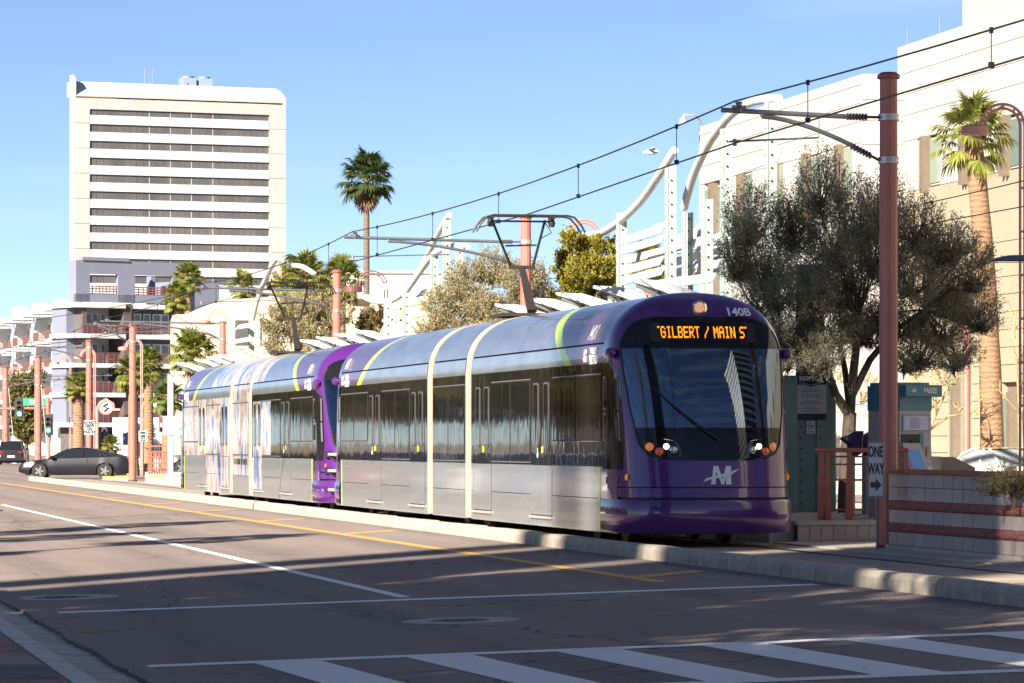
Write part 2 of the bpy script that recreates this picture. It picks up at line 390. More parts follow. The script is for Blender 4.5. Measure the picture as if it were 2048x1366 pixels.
LENSR = mat('red_lens', (.45, .06, .03), .2, coat=1, emis=(1, .15, .05), es=.04)
LAMPON = mat('lit_headlamp', (1, .9, .7), .3, emis=(1, .80, .52), es=2.5)
LEDM = mat('led_amber', (1, .4, .02), .4, emis=(1, .27, .0), es=.62)
def windshield():
    b = NB('windscreen_glass'); b.t.nodes.remove(b.b)
    tr = b.n('ShaderNodeBsdfTransparent'); tr.inputs[0].default_value = (.34, .42, .46, 1)
    gl = b.n('ShaderNodeBsdfGlossy'); gl.inputs[0].default_value = (.62, .72, .85, 1); gl.inputs[1].default_value = .012
    fr = b.n('ShaderNodeFresnel'); fr.inputs[0].default_value = 1.5
    f = b.math('ADD', b.math('MULTIPLY', fr.outputs[0], .4), .22, clamp=True)
    mx = b.n('ShaderNodeMixShader'); b.l(f, mx.inputs[0]); b.l(tr.outputs[0], mx.inputs[1]); b.l(gl.outputs[0], mx.inputs[2]); b.l(mx.outputs[0], b.out.inputs[0]); return b.m
SCREEN = windshield()
def rooflivery(L):
    b = NB('roof_livery'); co = b.coord('Object'); sx = b.n('ShaderNodeSeparateXYZ'); b.l(co, sx.inputs[0]); y, z = sx.outputs[1], sx.outputs[2]
    ym = b.math('MINIMUM', y, b.math('SUBTRACT', L, y))                 # mirrored about the middle
    d = b.math('SUBTRACT', ym, b.math('ADD', 3.92, b.math('MULTIPLY', b.math('SUBTRACT', z, 2.77), 2.15)))
    isl = b.math('LESS_THAN', b.math('ABSOLUTE', d), .25); isp = b.math('LESS_THAN', d, 0.0)
    f = b.noise(b.mapv(co, (1, .6, 2)), 2.2, 6); base = b.ramp(f, [(.3, (.42, .44, .46)), (.7, (.60, .61, .62))])
    lou = b.math('MULTIPLY', b.math('GREATER_THAN', b.math('SINE', b.math('MULTIPLY', z, 150.0)), .35),
          b.math('MULTIPLY', b.math('LESS_THAN', b.math('ABSOLUTE', b.math('SUBTRACT', b.math('PINGPONG', y, 1.7), .85)), .28), b.math('MULTIPLY', b.math('GREATER_THAN', z, 3.38), b.math('MULTIPLY', b.math('LESS_THAN', z, 3.62), b.math('LESS_THAN', ym, 8.2)))))
    c = b.mix(isp, base, (.105, .05, .12)); c = b.mix(isl, c, (.50, .70, .03)); c = b.mix(b.math('MULTIPLY', lou, .6), c, (.03, .03, .03))
    b.col(c); b.val(b.b.inputs['Metallic'], b.math('MULTIPLY', b.math('SUBTRACT', 1.0, isl), b.math('SUBTRACT', .8, b.math('MULTIPLY', isp, .7)))); b.set(Roughness=.2, Coat_Weight=.4)
    b.bump(b.noise(b.mapv(co, (1, 1.4, .6)), 1.6, 2), .12, .03); return b.m
TL = 27.0
ROOFL = rooflivery(TL)
def wrapmat(name, base, cov):
    # printed advertising film: soft photographic patches, nothing legible
    b = NB(name); co = b.coord('Object'); wv = b.mapv(co, (1, 1.0, .55)); n1 = b.n('ShaderNodeTexNoise'); n1.inputs['Scale'].default_value = .55; n1.inputs['Detail'].default_value = 5; n1.inputs['Distortion'].default_value = 2.4; b.l(wv, n1.inputs[0])
    c = b.ramp(n1.outputs[0], [(.30, (.03, .06, .2)), (.40, (.16, .24, .46)), (.45, (.50, .49, .50)), (.53, (.52, .45, .41)), (.58, (.22, .08, .06)), (.63, (.46, .38, .35)), (.70, (.07, .06, .065))])
    n2 = b.noise(co, 1.9, 5); c = b.mix(b.math('MULTIPLY', b.math('GREATER_THAN', n2, .56), .55), c, (.48, .48, .50))
    b.col(c); b.set(Roughness=.22, Metallic=.0, Coat_Weight=.5, Coat_Roughness=.04); b.bump(b.noise(b.mapv(co, (1, 1, .4)), 2.2, 2), .18, .03); return b.m
WRAP = wrapmat('advert_film', None, 1)
HW, ZB, ZT, ZC = 1.33, .2, 3.78, 2.75
def hw(z):
    if z <= ZC: return HW
    t = min(1.0, (z - ZC) / (ZT - ZC)); return max(.0, HW * (1 - t ** 2.4) ** (1 / 2.4))
def lerp(t, a): 
    for (x0, y0), (x1, y1) in zip(a, a[1:]):
        if t <= x1: return y0 + (y1 - y0) * max(0, (t - x0)) / (x1 - x0)
    return a[-1][1]
def yf(z): return lerp(z, [(.2, .05), (.4, .0), (.71, .0), (.9, .05), (1.28, .13)] + [(1.28 + .1 * i, .13 + .017 * i + .00085 * i * i) for i in range(1, 21)] + [(3.4, .89), (3.5, .97), (3.65, 1.14), (3.74, 1.33), (3.78, 1.45)])
NP = 3.6
def fsurf(x, z, off=0.0):           # point of the cab front at local x, z
    a = max(hw(z), .02); D = 1.5 - yf(z); u = min(abs(x) / a, 1.0)
    y = yf(z) + D * (1 - (1 - u ** NP) ** (1 / NP)); return Vector((x, y - off, z))
def ssurf(y, z, off=0.0, s=-1):     # point of the cab side at local y, z
    a = hw(z); D = 1.5 - yf(z); u = max(0.0, min(1.0, (1.5 - y) / D)) if D > 0 else 0
    return Vector((s * (a * (1 - u ** NP) ** (1 / NP) + off), y, z))
def mhalf(z): return lerp(z, [(1.27, .55), (1.30, .80), (1.36, .97), (1.5, 1.08), (2.0, 1.17), (2.6, 1.225), (2.93, 1.235), (3.05, 1.21), (3.2, 1.13), (3.3, 1.02), (3.37, .86), (3.4, .7)])

ROUND = lambda cx, cz, w, h, r, n=5: [(cx + sx * (w / 2 - r) + r * math.cos(a), cz + sz * (h / 2 - r) + r * math.sin(a))
    for sx, sz, a0 in ((1, 1, 0), (-1, 1, 90), (-1, -1, 180), (1, -1, 270)) for a in [R(a0 + 90 * i / n) for i in range(n + 1)]]
FONT57 = {'G':'01110 10001 10000 10111 10001 10001 01110','I':'01110 00100 00100 00100 00100 00100 01110','L':'10000 10000 10000 10000 10000 10000 11111',
 'B':'11110 10001 10001 11110 10001 10001 11110','E':'11111 10000 10000 11110 10000 10000 11111','R':'11110 10001 10001 11110 10100 10010 10001','T':'11111 00100 00100 00100 00100 00100 00100',
 '/':'00001 00001 00010 00100 01000 10000 10000','M':'10001 11011 10101 10101 10001 10001 10001','A':'01110 10001 10001 11111 10001 10001 10001','N':'10001 11001 11001 10101 10011 10011 10001',
 'S':'01111 10000 10000 01110 00001 00001 11110',' ':'000 000 000 000 000 000 000'}
def logo(mb, cx, cz, s, fn, off):
    # slanted M crossed by a swoosh
    def poly(ps): mb.prism([(cx + a * s, cz + b * s) for a, b in ps], lambda a, b, t: fn(a, b, t), off, off + .004)
    poly([(-.62, -.5), (-.36, -.5), (-.30, .1), (-.16, .5), (-.42, .5), (-.52, -.05)]); poly([(-.16, .5), (-.38, .5), (-.02, -.5), (.14, -.5)])
    poly([(.02, -.35), (.28, .5), (.44, .5), (.14, -.42)]); poly([(.22, -.5), (.52, -.5), (.56, .5), (.30, .5)])
    poly([(-1.05, -.38), (-.85, -.16), (-.3, -.02), (.4, .14), (1.05, .36), (.55, .02), (-.2, -.14), (-.75, -.26)])

def cab(root, end, lit):
    """end 0: the nose at y = 0, end 1: mirrored to the far end"""
    fl = (lambda p: Vector((p[0], p[1], p[2]))) if end == 0 else (lambda p: Vector((-p[0], TL - p[1], p[2])))
    def emit(mb, name, m, par=root, smooth=True):
        mb.v = [tuple(fl(p)) for p in mb.v]; return mb.build(name, m, par, smooth)
    nphi = 60
    phis = [math.pi * i / nphi for i in range(nphi + 1)]
    def ring(z, off=0.0):
        a = max(hw(z) + off, .004); D = 1.5 - yf(z); r = [Vector((a, 1.56, z))]
        for p in phis:
            c, s = math.cos(p), math.sin(p)
            r.append(Vector((a * math.copysign(abs(c) ** (2 / NP), c), yf(z) - off + D - D * abs(s) ** (2 / NP), z)))
        return r + [Vector((-a, 1.56, z))]
    zs = [.89, 1.0, 1.1, 1.2, 1.27, 1.4, 1.55, 1.75, 1.9, 2.1, 2.3, 2.5, 2.7, 2.82, 2.93, 3.05, 3.18, 3.3, 3.4, 3.48, 3.55, 3.6, 3.65, 3.69, 3.72, 3.745, 3.76, 3.77, 3.777, 3.78]
    rows = [ring(z) for z in zs]; mb = MB(); n = len(rows[0]); fs = []
    for i in range(len(rows) - 1):
        for j in range(n - 1):
            c = (rows[i][j] + rows[i][j + 1] + rows[i + 1][j] + rows[i + 1][j + 1]) / 4
            if 1.75 <= c.z <= 2.93 and abs(c.x) < mhalf(c.z) - .07 and c.y < 1.2: continue
            fs.append((i * n + j, i * n + j + 1, (i + 1) * n + j + 1, (i + 1) * n + j))
    mb.add([p for r in rows for p in r], fs); shell = emit(mb, 'cab_shell', PURP); fix(shell)
    mb = MB().grid([ring(z) for z in (.735, .745, .80, .86, .872)]); fix(emit(mb, 'nose_trim', PURP))
    mb = MB().grid([ring(z, o) for z, o in ((.2, -.06), (.21, .0), (.25, .025), (.45, .035), (.66, .03), (.70, .01), (.71, -.05))]); fix(emit(mb, 'bumper', PURP))
    mb = MB().grid([ring(z, -.035) for z in (.3, .6, .72, .8, .9)]); fix(emit(mb, 'nose_core', BLACK))
    def patch(z0, z1, inset, off, name, m, nz=14, nx=32, par=root):
        rows = []
        for i in range(nz + 1):
            z = z0 + (z1 - z0) * i / nz; h = mhalf(z) - inset
            rows.append([fsurf(h * (2 * j / nx - 1), z, off) for j in range(nx + 1)])
        return fix(emit(MB().grid(rows), name, m, par))
    patch(1.275, 1.76, 0, .006, 'lower_mask', MASK, 12); patch(2.92, 3.398, 0, .006, 'upper_mask', MASK, 14)
    ws = patch(1.755, 2.925, .03, .007, 'windscreen', SCREEN, 28)
    # rubber edge strips of the windscreen
    for s in (-1, 1):
        mb = MB(); mb.tube([fsurf(s * (mhalf(z) - .02), z, .006) for z in [1.3 + .1 * i for i in range(20)]], .014, 6); emit(mb, 'windscreen_seal', BLACK)
    # destination display
    P = lambda a, b, t: fsurf(a, b, t)
    def flat(ps, name, m, off0, off1, par=root):
        mb = MB(); mb.prism(ps, lambda a, b, t: P(a, b, t), off0, off1); return fix(emit(mb, name, m, par, False))
    cx, cz = .0, 3.165
    ybase = fsurf(.55, cz, .02).y
    dm = MB(); dm.prism(ROUND(cx, cz, 1.62, .30, .06), lambda a, b, t: (a, fsurf(a, b).y - t, b), -.02, .028); dsp = fix(emit(dm, 'destination_display', BLACK, root, False))
    if lit:
        s = 'GILBERT / MAIN S'; xx = 0; glyphs = [[(-3, 6), (-2, 6)]]
        for ch in s:
            rows_ = FONT57[ch].split(); glyphs.append([(xx + cc, 6 - rr) for rr, line in enumerate(rows_) for cc, b in enumerate(line) if b == '1']); xx += len(rows_[0]) + 1
        glyphs.append([(xx + 1, 6), (xx, 6)])
        p = 1.36 / (xx + 5); q = p * .5; pz = .0245; qz = .0123
        for dots in glyphs:
            mb = MB()
            for a, b in dots:
                x = -.68 + (a + 3.0) * p; z = cz - .072 + b * pz; y = fsurf(x, z, .031).y
                mb.add([(x - q, y, z - qz), (x + q, y, z - qz), (x + q, y, z + qz), (x - q, y, z + qz)], [(0, 1, 2, 3)])
            if dots: emit(mb, 'display_letter', LEDM, dsp, False)
    # roof headlamp
    mb = MB(); c = fsurf(0, 3.535)
    mb.prism([(-.14, 3.41), (.16, 3.41), (.13, 3.66), (-.12, 3.66)], lambda a, b, t: (a, fsurf(a, b).y - t * (1 if b < 3.5 else 0.5), b), -.02, .012); hb = fix(emit(mb, 'roof_lamp_box', PURP, root, False))
    mb = MB(); mb.lathe([(.115, .1), (.115, -.03), (.085, -.045), (.085, .0)], 24, (0, fsurf(0, 3.5).y + .0, 3.535), 'y'); fix(emit(mb, 'lamp_rim', CHROME, hb))
    mb = MB(); mb.lathe([(.084, .0), (.07, -.03), (.0, -.045)], 24, (0, fsurf(0, 3.5).y + .0, 3.535), 'y'); fix(emit(mb, 'lamp_lens', mat('warm_lens', (.62, .36, .24), .15, coat=1, emis=(1, .5, .25), es=.18), hb))
    # headlamp clusters
    for s in (-1, 1):
        out = [(s * .48, 1.325), (s * .80, 1.325), (s * .93, 1.37), (s * 1.0, 1.46), (s * 1.02, 1.575), (s * .72, 1.59), (s * .56, 1.56), (s * .5, 1.45)]
        hc = flat(out, 'headlamp_cluster', mat('headlamp_housing', (.10, .10, .105), .08, .3, coat=1), .0, .014)
        for dx, dz, r, m, nm in ((.93, 1.475, .062, LENSO, 'indicator_lamp'), (.80, 1.405, .06, LENSR, 'marker_lamp'), (.70, 1.48, .042, LAMPON if lit else CHROME, 'headlamp'), (.60, 1.43, .055, CHROME, 'reflector')):
            c = fsurf(s * dx, dz); mb = MB(); ang = math.atan2((fsurf(s * dx + .02, dz).y - fsurf(s * dx - .02, dz).y), .04)
            mb.lathe([(r, .05), (r, -.018), (r * .8, -.028), (.001, -.034)], 18, (0, 0, 0), 'y')
            mb.v = [(c.x + a * math.cos(ang) - b * math.sin(ang), c.y + a * math.sin(ang) + b * math.cos(ang), c.z + d) for a, b, d in mb.v]
            fix(emit(mb, nm, m, hc))
    # wiper
    a0 = fsurf(.10, 1.56, .03); a1 = fsurf(-.50, 2.02, .045); a2 = fsurf(-.86, 2.36, .03)
    mb = MB(); mb.tube([a0, fsurf(-.1, 1.7, .06), a1], [.016, .013, .01], 6); mb.tube([fsurf(-.25, 1.80, .03), a1, a2], .012, 6); emit(mb, 'wiper', BLACK)
    # dashboard, cab bulkhead and floor behind the glass
    mb = MB(); mb.box(-1.15, 1.15, .55, 1.0, 1.3, 1.72); emit(mb, 'dashboard', mat('dash_grey', (.035, .038, .045), .7), root, False)
    mb = MB(); mb.box(-1.2, 1.2, 2.25, 2.3, .9, 3.2); mb.box(-1.2, 1.2, .5, 2.3, .9, .95); emit(mb, 'cab_bulkhead', mat('bulkhead_blue', (.08, .12, .16), .8), root, False)
    # emblem and number on the nose
    if lit:
        mb = MB(); logo(mb, .10, 1.06, .27, lambda a, b, t: fsurf(a, b, t), .003); fix(emit(mb, 'emblem', WHITE, root, False))
        t = text('car_number', '140B' , .21, WHITE, root, (0, 0, 0), (0, 0, 0), bold=.006)
        for v in t.data.vertices:
            p = fsurf(.60 + v.co.x * .92, 3.475 + v.co.y * .8, .016 + v.co.z); v.co = p
    # cab side: black field, side window, steps, side camera pod
    for s in (-1, 1):
        S = lambda y, z, o: ssurf(y, z, o, s)
        def side(ps, name, m, o0, o1, par=root, sub=1):
            mb = MB(); mb.prism(ps, S, o0, o1); return fix(emit(mb, name, m, par, False))
        rows = []
        for i in range(13):
            z = 1.14 + (2.72 - 1.14) * i / 12; ya = lerp(z, [(1.14, .62), (1.5, .60), (2.5, .80), (2.62, .9), (2.72, 1.15)])
            rows.append([S(ya + (1.555 - ya) * j / 10, z, .005) for j in range(11)])
        fix(emit(MB().grid(rows), 'cab_side_panel', BLKP))
        for z0, z1 in ((1.56, 1.98), (2.02, 2.52)):
            f0, f1 = lerp(z0, [(1.5, .68), (2.5, .86)]), lerp(z1, [(1.5, .68), (2.5, .86)])
            w = side([(f0, z0), (1.47, z0), (1.47, z1), (f1, z1)], 'cab_side_window', GREYM, .004, .016)
            side([(f0 + .05, z0 + .04), (1.43, z0 + .04), (1.43, z1 - .04), (f1 + .05, z1 - .04)], 'pane', GLASS, .005, .019, w)
        for z in (1.33, .98, .5):
            side([(.72, z - .05), (1.30, z - .05), (1.30, z + .05), (.72, z + .05)], 'step_recess', BLACK, .004, .009)
        rows = [[S(y, z, .004) for y in [.75 + .805 * j / 8 for j in range(9)]] for z in (.2, .5, .72, .9, 1.13)]
        fix(emit(MB().grid(rows), 'cab_side_skirt', PURP))
        c = S(.95, 1.16, .0); mb = MB(); mb.lathe([(.05, 0), (.05, .02), (.02, .035)], 14, (0, 0, 0), 'x'); mb.v = [(c.x + s * a, c.y - .45 + b, c.z - .13 + d) for a, b, d in mb.v]; mb.v = [(S(.5, 1.03, 0).x + s * (abs(a - c.x)), b, d) for a, b, d in mb.v]; fix(emit(mb, 'side_marker', LENSO))
        pod = MB(); c = S(1.02, 2.86, .06); pr = [(.001, -.14), (.055, -.12), (.08, -.07), (.085, .0), (.07, .07), (.04, .11), (.001, .12)]
        pod.lathe(pr, 16, tuple(c), 'y'); pod.tube([S(1.02, 2.9, -.05), c], .05, 8); emit(pod, 'camera_pod', PURP)

def tram_car(name, label, y0, number, wrap):
    root = thing(name, label, 'tram', (14.0, y0, 0), 0, 'coupled tram cars on the near track')
    cab(root, 0, not wrap); cab(root, 1, False)
    mods = [(1.55, 11.42), (11.95, 15.02), (15.55, 25.45)]
    prof_r = [(hw(z), z) for z in [3.035, 3.1, 3.2, 3.3, 3.4, 3.48, 3.55, 3.61, 3.66, 3.70, 3.735, 3.76, 3.775, 3.78]]
    for mi, (a, b) in enumerate(mods):
        wr = wrap and mi > 0
        roofm = ROOFL; 
        # roof panels in lengths of about 2 m
        nseg = max(1, round((b - a) / 2.1))
        for q in range(nseg):
            ya = a + (b - a) * q / nseg + .004; yb = a + (b - a) * (q + 1) / nseg - .004
            ml = MB(); pr = [(-x, z) for x, z in prof_r[:-1]] + [(0, 3.78)] + [(x, z) for x, z in prof_r[:-1]][::-1]
            ml.grid([[(x, y, z) for x, z in pr] for y in (ya, yb)])
            fix(ml.build('roof_panel', WRAP if (wrap and 8.6 < (ya + yb) / 2 < 20) else roofm, root, True))
        for s in (-1, 1):
            ml = MB(); ml.grid([[(s * hw(z), y, z) for z in (2.73, 2.8, 2.9, 3.005)] for y in (a, b)]); fix(ml.build('cove_panel', WRAP if (wrap and mi == 1) else ROOFL, root, True))
            ml = MB(); ml.grid([[(s * (hw(z) - .03), y, z) for z in (2.99, 3.05)] for y in (a, b)]); ml.build('roof_gutter', BLACK, root)
            bx(min(s * 1.33, s * 1.27), max(s * 1.33, s * 1.27), a, b, 1.18, 2.729).build('window_band', WRAP if (wrap and mi >= 1) else BLKP, root)
            # skirt: upper and lower panels
            cuts = {0: [1.55, 4.95, 6.55, 9.66, 11.22, 11.42], 1: [11.95, 15.02], 2: [15.55, 15.78, 17.34, 20.45, 22.05, 25.45]}[mi]
            for ya, yb in zip(cuts, cuts[1:]):
                door = yb - ya > 1.4 and yb - ya < 1.7
                if door:
                    bx(min(s * 1.332, s * 1.27), max(s * 1.332, s * 1.27), ya + .004, yb - .004, .2, .322).build('skirt_panel', SILV, root); continue
                for z0, z1 in ((.2, .695), (.705, 1.176)):
                    bx(min(s * 1.332, s * 1.27), max(s * 1.332, s * 1.27), ya + .004, yb - .004, z0, z1).build('skirt_panel', WRAP if (wrap and mi == 1 and z0 > .5) or (wrap and 9 < ya < 11.3) or (wrap and 17.2 < ya < 20.3) else SILV, root)
            # lime pinstripe near the cab
            e = {0: 1.72, 2: 25.28}.get(mi)
            if e:
                MB().prism([(e - .05, .21), (e + .03, .21), (e + .08, 1.17), (e, 1.17)], lambda y, z, t: (s * t, y, z), 1.334, 1.336).build('pinstripe', LIME, root)
        bx(-1.27, 1.27, a, b, .45, .55).build('floor', DARK, root)
    # windows and doors on both sides
    wins = [(1.62, 3.29, 1.56), (3.33, 4.93, 1.56), (6.58, 8.08, 1.22), (8.12, 9.64, 1.22), (12.0, 13.47, 1.22), (13.51, 14.98, 1.22),
            (17.37, 18.88, 1.22), (18.92, 20.42, 1.22), (22.08, 23.7, 1.56), (23.74, 25.38, 1.56)]
    doors = [(4.98, 6.52), (9.69, 11.19), (15.81, 17.31), (20.48, 22.02)]
    for s in (-1, 1):
        X = lambda a, b: (min(s * a, s * b), max(s * a, s * b))
        for ya, yb, zb in wins:
            m = WRAP if wrap and ya > 8 else GLASS
            w = MB().box(*X(1.331, 1.336), ya, yb, zb, 2.56).build('window', BLACK, root)
            bx(*X(1.333, 1.341), ya + .02, yb - .02, zb + .02, 2.54).build('pane', m, w)
            bx(*X(1.331, 1.343), ya, yb, zb - .012, zb).build('trim', GREYM, w); bx(*X(1.331, 1.343), ya, yb, 2.56, 2.572).build('trim', GREYM, w)
        for i, (ya, yb) in enumerate(doors):
            ym = (ya + yb) / 2; d = MB().box(*X(1.29, 1.328), ya, yb, .36, 2.58).build('door', BLACK, root)
            for la, lb in ((ya + .02, ym - .01), (ym + .01, yb - .02)):
                wm = WRAP if wrap and i in (1, 2) else None
                bx(*X(1.30, 1.334), la, lb, .38, 1.17).build('door_leaf', wm or SILV, d); bx(*X(1.30, 1.335), la, lb, 1.185, 2.56).build('door_leaf', WRAP if wrap and i > 0 else BLKP, d)
                cy = (la + lb) / 2; hwid = .17
                MB().prism(ROUND(cy, 1.98, hwid * 2 + .04, 1.04, .06), lambda y, z, t: (s * t, y, z), 1.335, 1.345).build('leaf_window_frame', mat('leaf_frame_grey', (.07, .07, .07), .45), d)
                MB().prism(ROUND(cy, 1.98, hwid * 2 - .02, .98, .05), lambda y, z, t: (s * t, y, z), 1.336, 1.347).build('leaf_window', GLASS, d)
            MB().prism(ROUND(ym - .10, 1.42, .04, .11, .018), lambda y, z, t: (s * t, y, z), 1.336, 1.35).build('door_button', YEL, d)
            bx(*X(1.33, 1.375), ya + .02, yb - .02, .325, .36).build('door_sill', mat('sill_metal', (.62, .58, .52), .4, .5), d)
            if i in (0, 3):
                mb = MB(); c0 = (ym + .26, 1.37); mb.prism([(c0[0] + .045 * math.cos(t), c0[1] - .03 + .05 * math.sin(t)) for t in [k * .52 for k in range(12)]], lambda y, z, t: (s * t, y, z), 1.336, 1.338); mb.prism([(c0[0] - .012, c0[1]), (c0[0] + .012, c0[1]), (c0[0] + .012, c0[1] + .1), (c0[0] - .012, c0[1] + .1)], lambda y, z, t: (s * t, y, z), 1.336, 1.338)
                fix(mb.build('wheelchair_mark', WHITE, d))
    # joint covers over the articulations
    for a, b in ((11.42, 11.95), (15.02, 15.55)):
        core = MB(); pr = [(-1.25, .25), (-1.25, 2.8)] + [(-(x - .06), z - .05) for x, z in prof_r] + [((x - .06), z - .05) for x, z in prof_r[::-1]] + [(1.25, 2.8), (1.25, .25)]
        core.grid([[(x, y, z) for x, z in pr] for y in (a, b)]); j = fix(core.build('gangway_bellows', BLACK, root, True))
        for ya, yb in ((a + .08, b - .10),):
            ml = MB(); pr = [(-1.345, .22), (-1.345, 2.75)] + [(-hw(z) - .012, z + .006) for x, z in prof_r[:-1]] + [(0, 3.79)] + [(hw(z) + .012, z + .006) for x, z in prof_r[:-1]][::-1] + [(1.345, 2.75), (1.345, .22)]
            inn = [(x * .97, z - .03 if z > 3 else z) for x, z in pr]
            ml.grid([[(x, ya, z) for x, z in inn], [(x, ya, z) for x, z in pr], [(x, yb, z) for x, z in pr], [(x, yb, z) for x, z in inn]])
            fix(ml.build('joint_cover', RINGM, j, True))
    # bogies with wheels
    for yc in (3.2, 13.5, 23.8):
        bo = bx(-1.0, 1.0, yc - 1.25, yc + 1.25, .22, .45).build('bogie', DARK, root)
        for dy in (-.9, .9):
            for s in (-1, 1):
                wm = MB(); wm.lathe([(.30, -.06), (.33, -.06), (.33, .06), (.30, .06), (.12, .085), (.001, .09)], 22, (s * .74, yc + dy, .345), 'x')
                fix(wm.build('wheel', mat('wheel_steel', (.12, .085, .06), .6, .5), bo, True))
                bx(s * .98 - .06, s * .98 + .06, yc + dy - .13, yc + dy + .13, .2, .40).build('axle_box', mat('rusty_casting', (.10, .06, .04), .9), bo)
    # side lettering
    for e in (0, 1):
        yy = 2.25 if e == 0 else 24.75
        t = text('car_number', number, .34, WHITE, root, (0, 0, 0), (0, 0, 0), bold=.01)
        for v in t.data.vertices:
            zz_ = 3.19 + v.co.y * .92; v.co = (-hw(zz_) - .03, yy + .1 - v.co.x * .8, zz_)
        text('operator_lettering', 'VALLEY', .14, WHITE, root, (-1.337, yy - .12, 2.915), (R(90), 0, R(-90)), sx=.9, bold=.004)
        text('operator_lettering', 'METRO', .19, WHITE, root, (-1.337, yy - .12, 2.78), (R(90), 0, R(-90)), sx=.85, bold=.006)
        mb = MB(); logo(mb, 0, 0, .2, lambda a, b, t: (-1.33 - t, yy + .42 - a * .8, 2.86 + b), .005); fix(mb.build('emblem', WHITE, root))
    # pantograph
    pg = MB().box(-.55, .55, 12.4, 13.6, 3.80, 3.86).build('pantograph', mat('pantograph_dark', (.045, .038, .035), .55, .5), root); PM = pg.data.materials[0]
    yb, zk, yk, yh, zh = 12.5, 4.72, 13.35, 12.75, 5.62
    MB().beam((0, yb, 3.88), (0, yk, zk), .15, .12, w2=.09, h2=.09).build('lower_arm', PM, pg)
    MB().tube([(.14, yb + .25, 3.9), (.05, yk + .05, zk - .12)], .016, 6).build('coupling_rod', PM, pg)
    MB().beam((-.24, yk, zk), (.24, yk, zk), .09, .07).build('knuckle', PM, pg)
    u = MB(); u.tube([(-.2, yk, zk), (-.68, yh, zh - .08)], .026, 6); u.tube([(.2, yk, zk), (.30, yh + .02, zh - .08)], .026, 6); u.tube([(-.34, yk - .15, zk + .38), (.24, yk - .15, zk + .40)], .018, 6); u.tube([(.26, yk - .3, zk + .5), (.42, yh, zh - .3), (.3, yh, zh - .12)], .01, 5)
    u.build('upper_arm', PM, pg, True)
    h = MB()
    for dy in (-.17, .17): h.tube([(-1.0, yh + dy, zh - .30), (-.92, yh + dy, zh - .16), (-.80, yh + dy, zh - .03), (-.68, yh + dy, zh), (.68, yh + dy, zh), (.80, yh + dy, zh - .03), (.92, yh + dy, zh - .16), (1.0, yh + dy, zh - .30)], .020, 6)
    h.tube([(-.7, yh, zh - .10), (.45, yh, zh - .10)], .02, 6)
    for x in (-.7, .42):
        h.lathe([(.05, -.14), (.07, -.06), (.04, .0), (.06, .06)], 10, (x, yh, zh - .06)); h.beam((x, yh - .2, zh - .04), (x, yh + .2, zh - .04), .05, .05)
    fix(h.build('collector_head', PM, pg, True))
    # coupling gear at the nose of the second car
    if wrap:
        for z in (1.28, .92, .5):
            g = MB(); g.tube([(-1.18, .42, z), (-1.16, .05, z), (-1.06, -.28, z), (-.98, -.5, z - .01)], .035, 6); fix(g.build('barrier_bar', mat('barrier_grey', (.42, .40, .38), .5), root, True))
            bx(-1.24, -1.12, .34, .5, z - .07, z + .07).build('barrier_clamp', BLACK, root); bx(-1.05, -.9, -.55, -.4, z - .07, z + .07).build('barrier_clamp', BLACK, root)
            MB().tube([(-1.15, .3, z - .06), (-1.0, -.45, z - .26)], .02, 5).build('barrier_chain', BLACK, root)
        MB().box(-.15, .15, -.65, .2, .42, .62).build('coupler', DARK, root)
        cb = MB()
        for i in range(6):
            x = -.85 + .12 * i; cb.tube([(x, .15, 1.05 - .05 * i), (x - .05, -.15, .78), (x + .03, -.3, .62 + .03 * (i % 3)), (x, -.55, .95)], .022, 5)
        fix(cb.build('jumper_cable', mat('cable_grey', (.22, .20, .18), .6), root, True))
        # loose glyph-like block of the advert
        ab = MB(); random.seed(3)
        for rr in range(1):
            yy = 14.7
            while yy > 12.4:
                wd_ = random.uniform(.07, .16); ab.box(-1.338, -1.3355, yy - wd_, yy, .98, 1.13); yy -= wd_ + random.choice([.03, .03, .12])
        ab.build('advert_print', BLACK, root)
    return root
tram = tram_car('tram_car', 'leading silver tram car with purple nose and lit orange destination display', 51.1, '140B', False)
tram2 = tram_car('tram_car', 'trailing silver tram car in a printed advert wrap, coupled behind the leading car', 51.1 + 27.62, '140A', True)
# the driver behind the windscreen
drv = thing('person', 'driver in a light blue shirt seated behind the tram windscreen', 'person', (14.0, 51.1, .95))
sk = [((.15, 1.75, .55), .17), ((.15, 1.72, .80), .17), ((.15, 1.70, 1.02), .19), ((.15, 1.68, 1.15), .08), ((.15, 1.66, 1.24), .085), ((.15, 1.65, 1.36), .105), ((.15, 1.66, 1.44), .07),
      ((-.06, 1.70, 1.05), .075), ((-.13, 1.55, .82), .06), ((-.05, 1.28, .80), .045), ((.36, 1.70, 1.05), .075), ((.43, 1.55, .82), .06), ((.35, 1.28, .80), .045)]
me = bpy.data.meshes.new('body'); me.from_pydata([p for p, r in sk], [(0, 1), (1, 2), (2, 3), (3, 4), (4, 5), (5, 6), (2, 7), (7, 8), (8, 9), (2, 10), (10, 11), (11, 12)], [])
me.materials.append(mat('blue_shirt', (.30, .42, .58), .9)); bo = link('body', me, drv)
md = bo.modifiers.new('skin', 'SKIN')
for i, (p, r) in enumerate(sk): me.skin_vertices[0].data[i].radius = (r, r)
me.skin_vertices[0].data[0].use_root = True
bo.modifiers.new('sub', 'SUBSURF').levels = 2; bo.modifiers['sub'].render_levels = 2
hm = MB(); hm.lathe([(.001, -.125), (.055, -.11), (.085, -.04), (.095, .03), (.08, .1), (.04, .135), (.001, .14)], 16, (.15, 1.645, 1.36)); hm.tube([(.15, 1.555, 1.37), (.15, 1.53, 1.335)], [.012, .017], 6)
hm.build('head', mat('skin', (.42, .26, .19), .6), drv, True)
